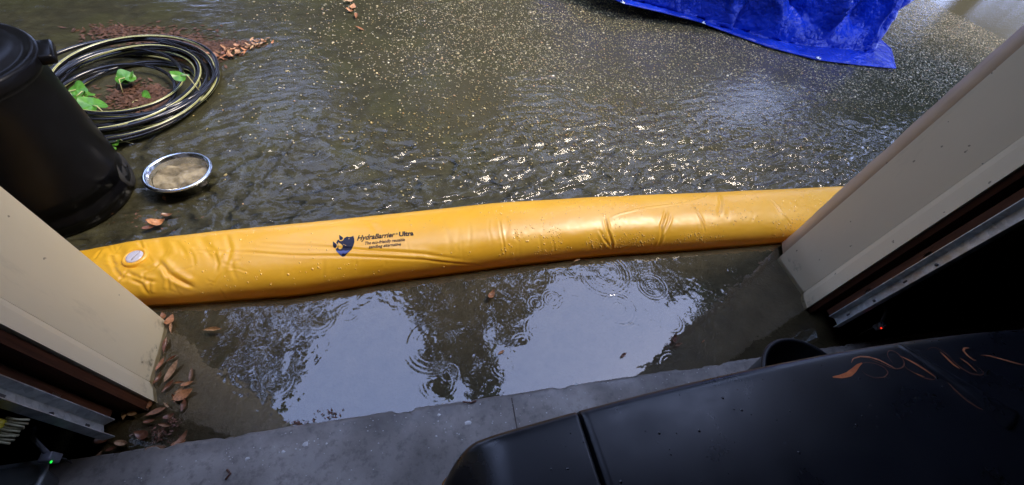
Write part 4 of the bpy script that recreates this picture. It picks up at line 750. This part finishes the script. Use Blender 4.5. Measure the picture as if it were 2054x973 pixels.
def tree(label, base, crown, clumps, rt, per=420, size=(.16, .34), tones=((.035, .06, .015), (.05, .085, .02), (.07, .10, .03))):
    t_ = thing('tree', label, 'tree', (base[0], base[1], GZ), 'trees over the driveway'); b_ = np.array([base[0], base[1], GZ - .1]); top = np.array(crown); mid = b_ * .45 + top * .55 + np.array([.3, -.2, 0]); path_ = []
    for f_ in np.linspace(0, 1, 16): path_.append((1 - f_) ** 2 * b_ + 2 * f_ * (1 - f_) * mid + f_ ** 2 * top)
    path_ = np.array(path_); tr = obj('trunk', tube('trunk', path_, rt * (1.25 - np.linspace(0, 1, 16) * .95), 12), M['bark'], t_)
    for c, r in clumps:
        k = int(random.uniform(6, 13)); s_ = path_[k]; e_ = np.array(c); m_ = (s_ + e_) / 2 + np.array([0, 0, .3]); f_ = np.linspace(0, 1, 9)[:, None]; pp = (1 - f_) ** 2 * s_ + 2 * f_ * (1 - f_) * m_ + f_ ** 2 * e_; obj('limb', tube('limb', pp, np.linspace(rt * .3, .02, 9), 7), M['bark'], tr)
    obj('crown', leaves(clumps, per, size, tones, 'crown'), M['foliage'], t_, False)
def cluster(c, R3, n_, r):
    out = []
    for i in range(n_):
        d = rng.normal(size=3); d /= np.linalg.norm(d); out.append((np.array(c) + d * np.array(R3) * rng.uniform(.35, 1) , rng.uniform(*r)))
    return out
C = lambda *a: [(np.array(p[:3]), p[3]) for p in a]
tree('broad tree leaning over the left side of the driveway', (-5.6, 5.2), (-5.2, 4.6, 6.0), cluster((-5.6, 4.8, 6.6), (2.3, 2.8, 2.0), 30, (.7, 1.15)) + C((-4.1, 3.0, 6.8, .75), (-3.9, 4.4, 7.2, .7), (-4.5, 2.0, 6.5, .9), (-3.6, 5.6, 7.0, .7), (-3.2, 3.1, 6.9, .5), (-3.1, 3.9, 7.1, .45), (-2.7, 4.8, 7.0, .5), (-3.3, 2.3, 6.8, .45), (-2.2, 5.5, 7.1, .5)), .28)
tree('tall tree whose limb reaches out between the two gaps of sky', (1.6, 9.6), (1.0, 8.0, 6.4), cluster((.6, 8.6, 7.0), (2.9, 2.2, 2.0), 36, (.7, 1.2)) + C((.55, 3.9, 7.0, .75), (.95, 3.2, 7.0, .6), (1.0, 2.6, 6.9, .42), (.4, 4.9, 7.1, .85), (1.3, 4.7, 7.2, .7), (1.2, 5.8, 7.0, .95), (-.4, 6.1, 7.1, .8), (2.6, 5.9, 7.0, .8), (-1.6, 6.2, 7.2, .8), (.15, 2.7, 7.1, .3), (-.5, 5.4, 7.1, .5), (-.2, 4.6, 7.0, .35), (2.0, 4.5, 7.0, .5), (1.8, 3.9, 7.1, .4), (2.7, 5.1, 7.0, .45), (-.1, 3.4, 7.1, .3)), .3, 620)
tree('spreading tree beside the right edge of the driveway', (9.5, 7.5), (8.6, 6.4, 6.5), cluster((9.0, 6.4, 7.4), (2.0, 2.6, 1.8), 24, (.7, 1.1)) + C((6.6, 4.9, 7.2, .7), (5.6, 5.6, 7.1, .7), (4.3, 6.1, 7.1, .75), (7.3, 3.6, 7.4, .55)), .26)
tree('dark bushy tree far beyond the hose', (-8.5, 13.5), (-8.2, 13, 5.5), cluster((-8.2, 13, 4.6), (3.2, 2.6, 3.6), 44, (1.0, 1.7)), .3, 420, (.25, .5))
tree('dense dark tree behind the leaf litter', (-2.8, 16), (-2.8, 15.6, 6), cluster((-2.8, 15.6, 5.0), (3.2, 2.4, 4.0), 46, (1.0, 1.7)), .3, 420, (.25, .5))
tree('rounded tree behind the blue tarpaulin', (4.2, 17.5), (4.4, 17, 6), cluster((4.4, 17, 5.4), (3.0, 2.4, 3.9), 40, (1.0, 1.6)), .28, 420, (.25, .5))
tree('evergreen growing close to the left side of the house', (-7.6, 1.6), (-7.5, 1.6, 6), cluster((-7.6, 1.8, 4.6), (1.7, 2.2, 3.8), 40, (.9, 1.4)), .25, 300, (.22, .42))
tree('added thin leafed tree out of view far right, dimming the sheen on the driveway', (17.5, 11), (17, 10.6, 6), cluster((17.0, 10.2, 4.0), (2.6, 3.8, 3.8), 54, (.9, 1.5)), .26, 230, (.25, .5))  # added unseen to thin the sky sheen on the right of the driveway
tree('added open crowned tree out of view beyond the tarpaulin, thinning the reflected sky', (12.0, 15.5), (12, 15, 6), cluster((11.8, 15, 5.4), (3.2, 2.6, 3.6), 40, (.9, 1.5)), .28, 190, (.25, .5))  # put in out of view so less sky mirrors in the wet ground
tree('added leafy young tree out of view on the left, shading the beige jamb', (-4.6, 7.6), (-4.5, 7.4, 4.0), cluster((-4.6, 7.4, 3.2), (1.4, 1.6, 2.6), 34, (.7, 1.1)), .16, 330, (.2, .4))  # unseen, added to keep skylight from the left off the right jamb
tree('added dense evergreen out of view by the left house corner, shading the beige jamb', (-5.0, 3.4), (-5.0, 3.4, 4.0), cluster((-5.0, 3.3, 2.8), (1.0, 1.5, 2.6), 32, (.7, 1.0)), .18, 360, (.2, .38))  # another unseen crown added to darken what the right jamb faces
tree('added slim tree out of view behind the tarpaulin, covering reflected sky', (7.6, 12.5), (7.4, 12.2, 6), cluster((7.2, 12.0, 5.6), (2.0, 2.0, 3.0), 30, (.8, 1.3)), .2, 220, (.22, .42))  # added out of view to cover open sky mirrored in the water
tree('added leafy tree out of view at the right house corner, blocking side skylight', (7.4, 2.0), (7.2, 2.0, 4.6), cluster((7.4, 1.9, 4.4), (1.5, 1.9, 2.6), 36, (.8, 1.2)), .2, 300, (.2, .4))  # unseen blocker added to cut side skylight on left jamb and barrier
tree('added dark full tree out of view across the driveway, filling a bright sky gap', (1.0, 19.5), (.9, 19, 6), cluster((.8, 19, 5.2), (2.4, 2.0, 4.2), 40, (1.0, 1.6)), .28, 420, (.25, .5))  # added to close a sky gap that streaked the wet driveway
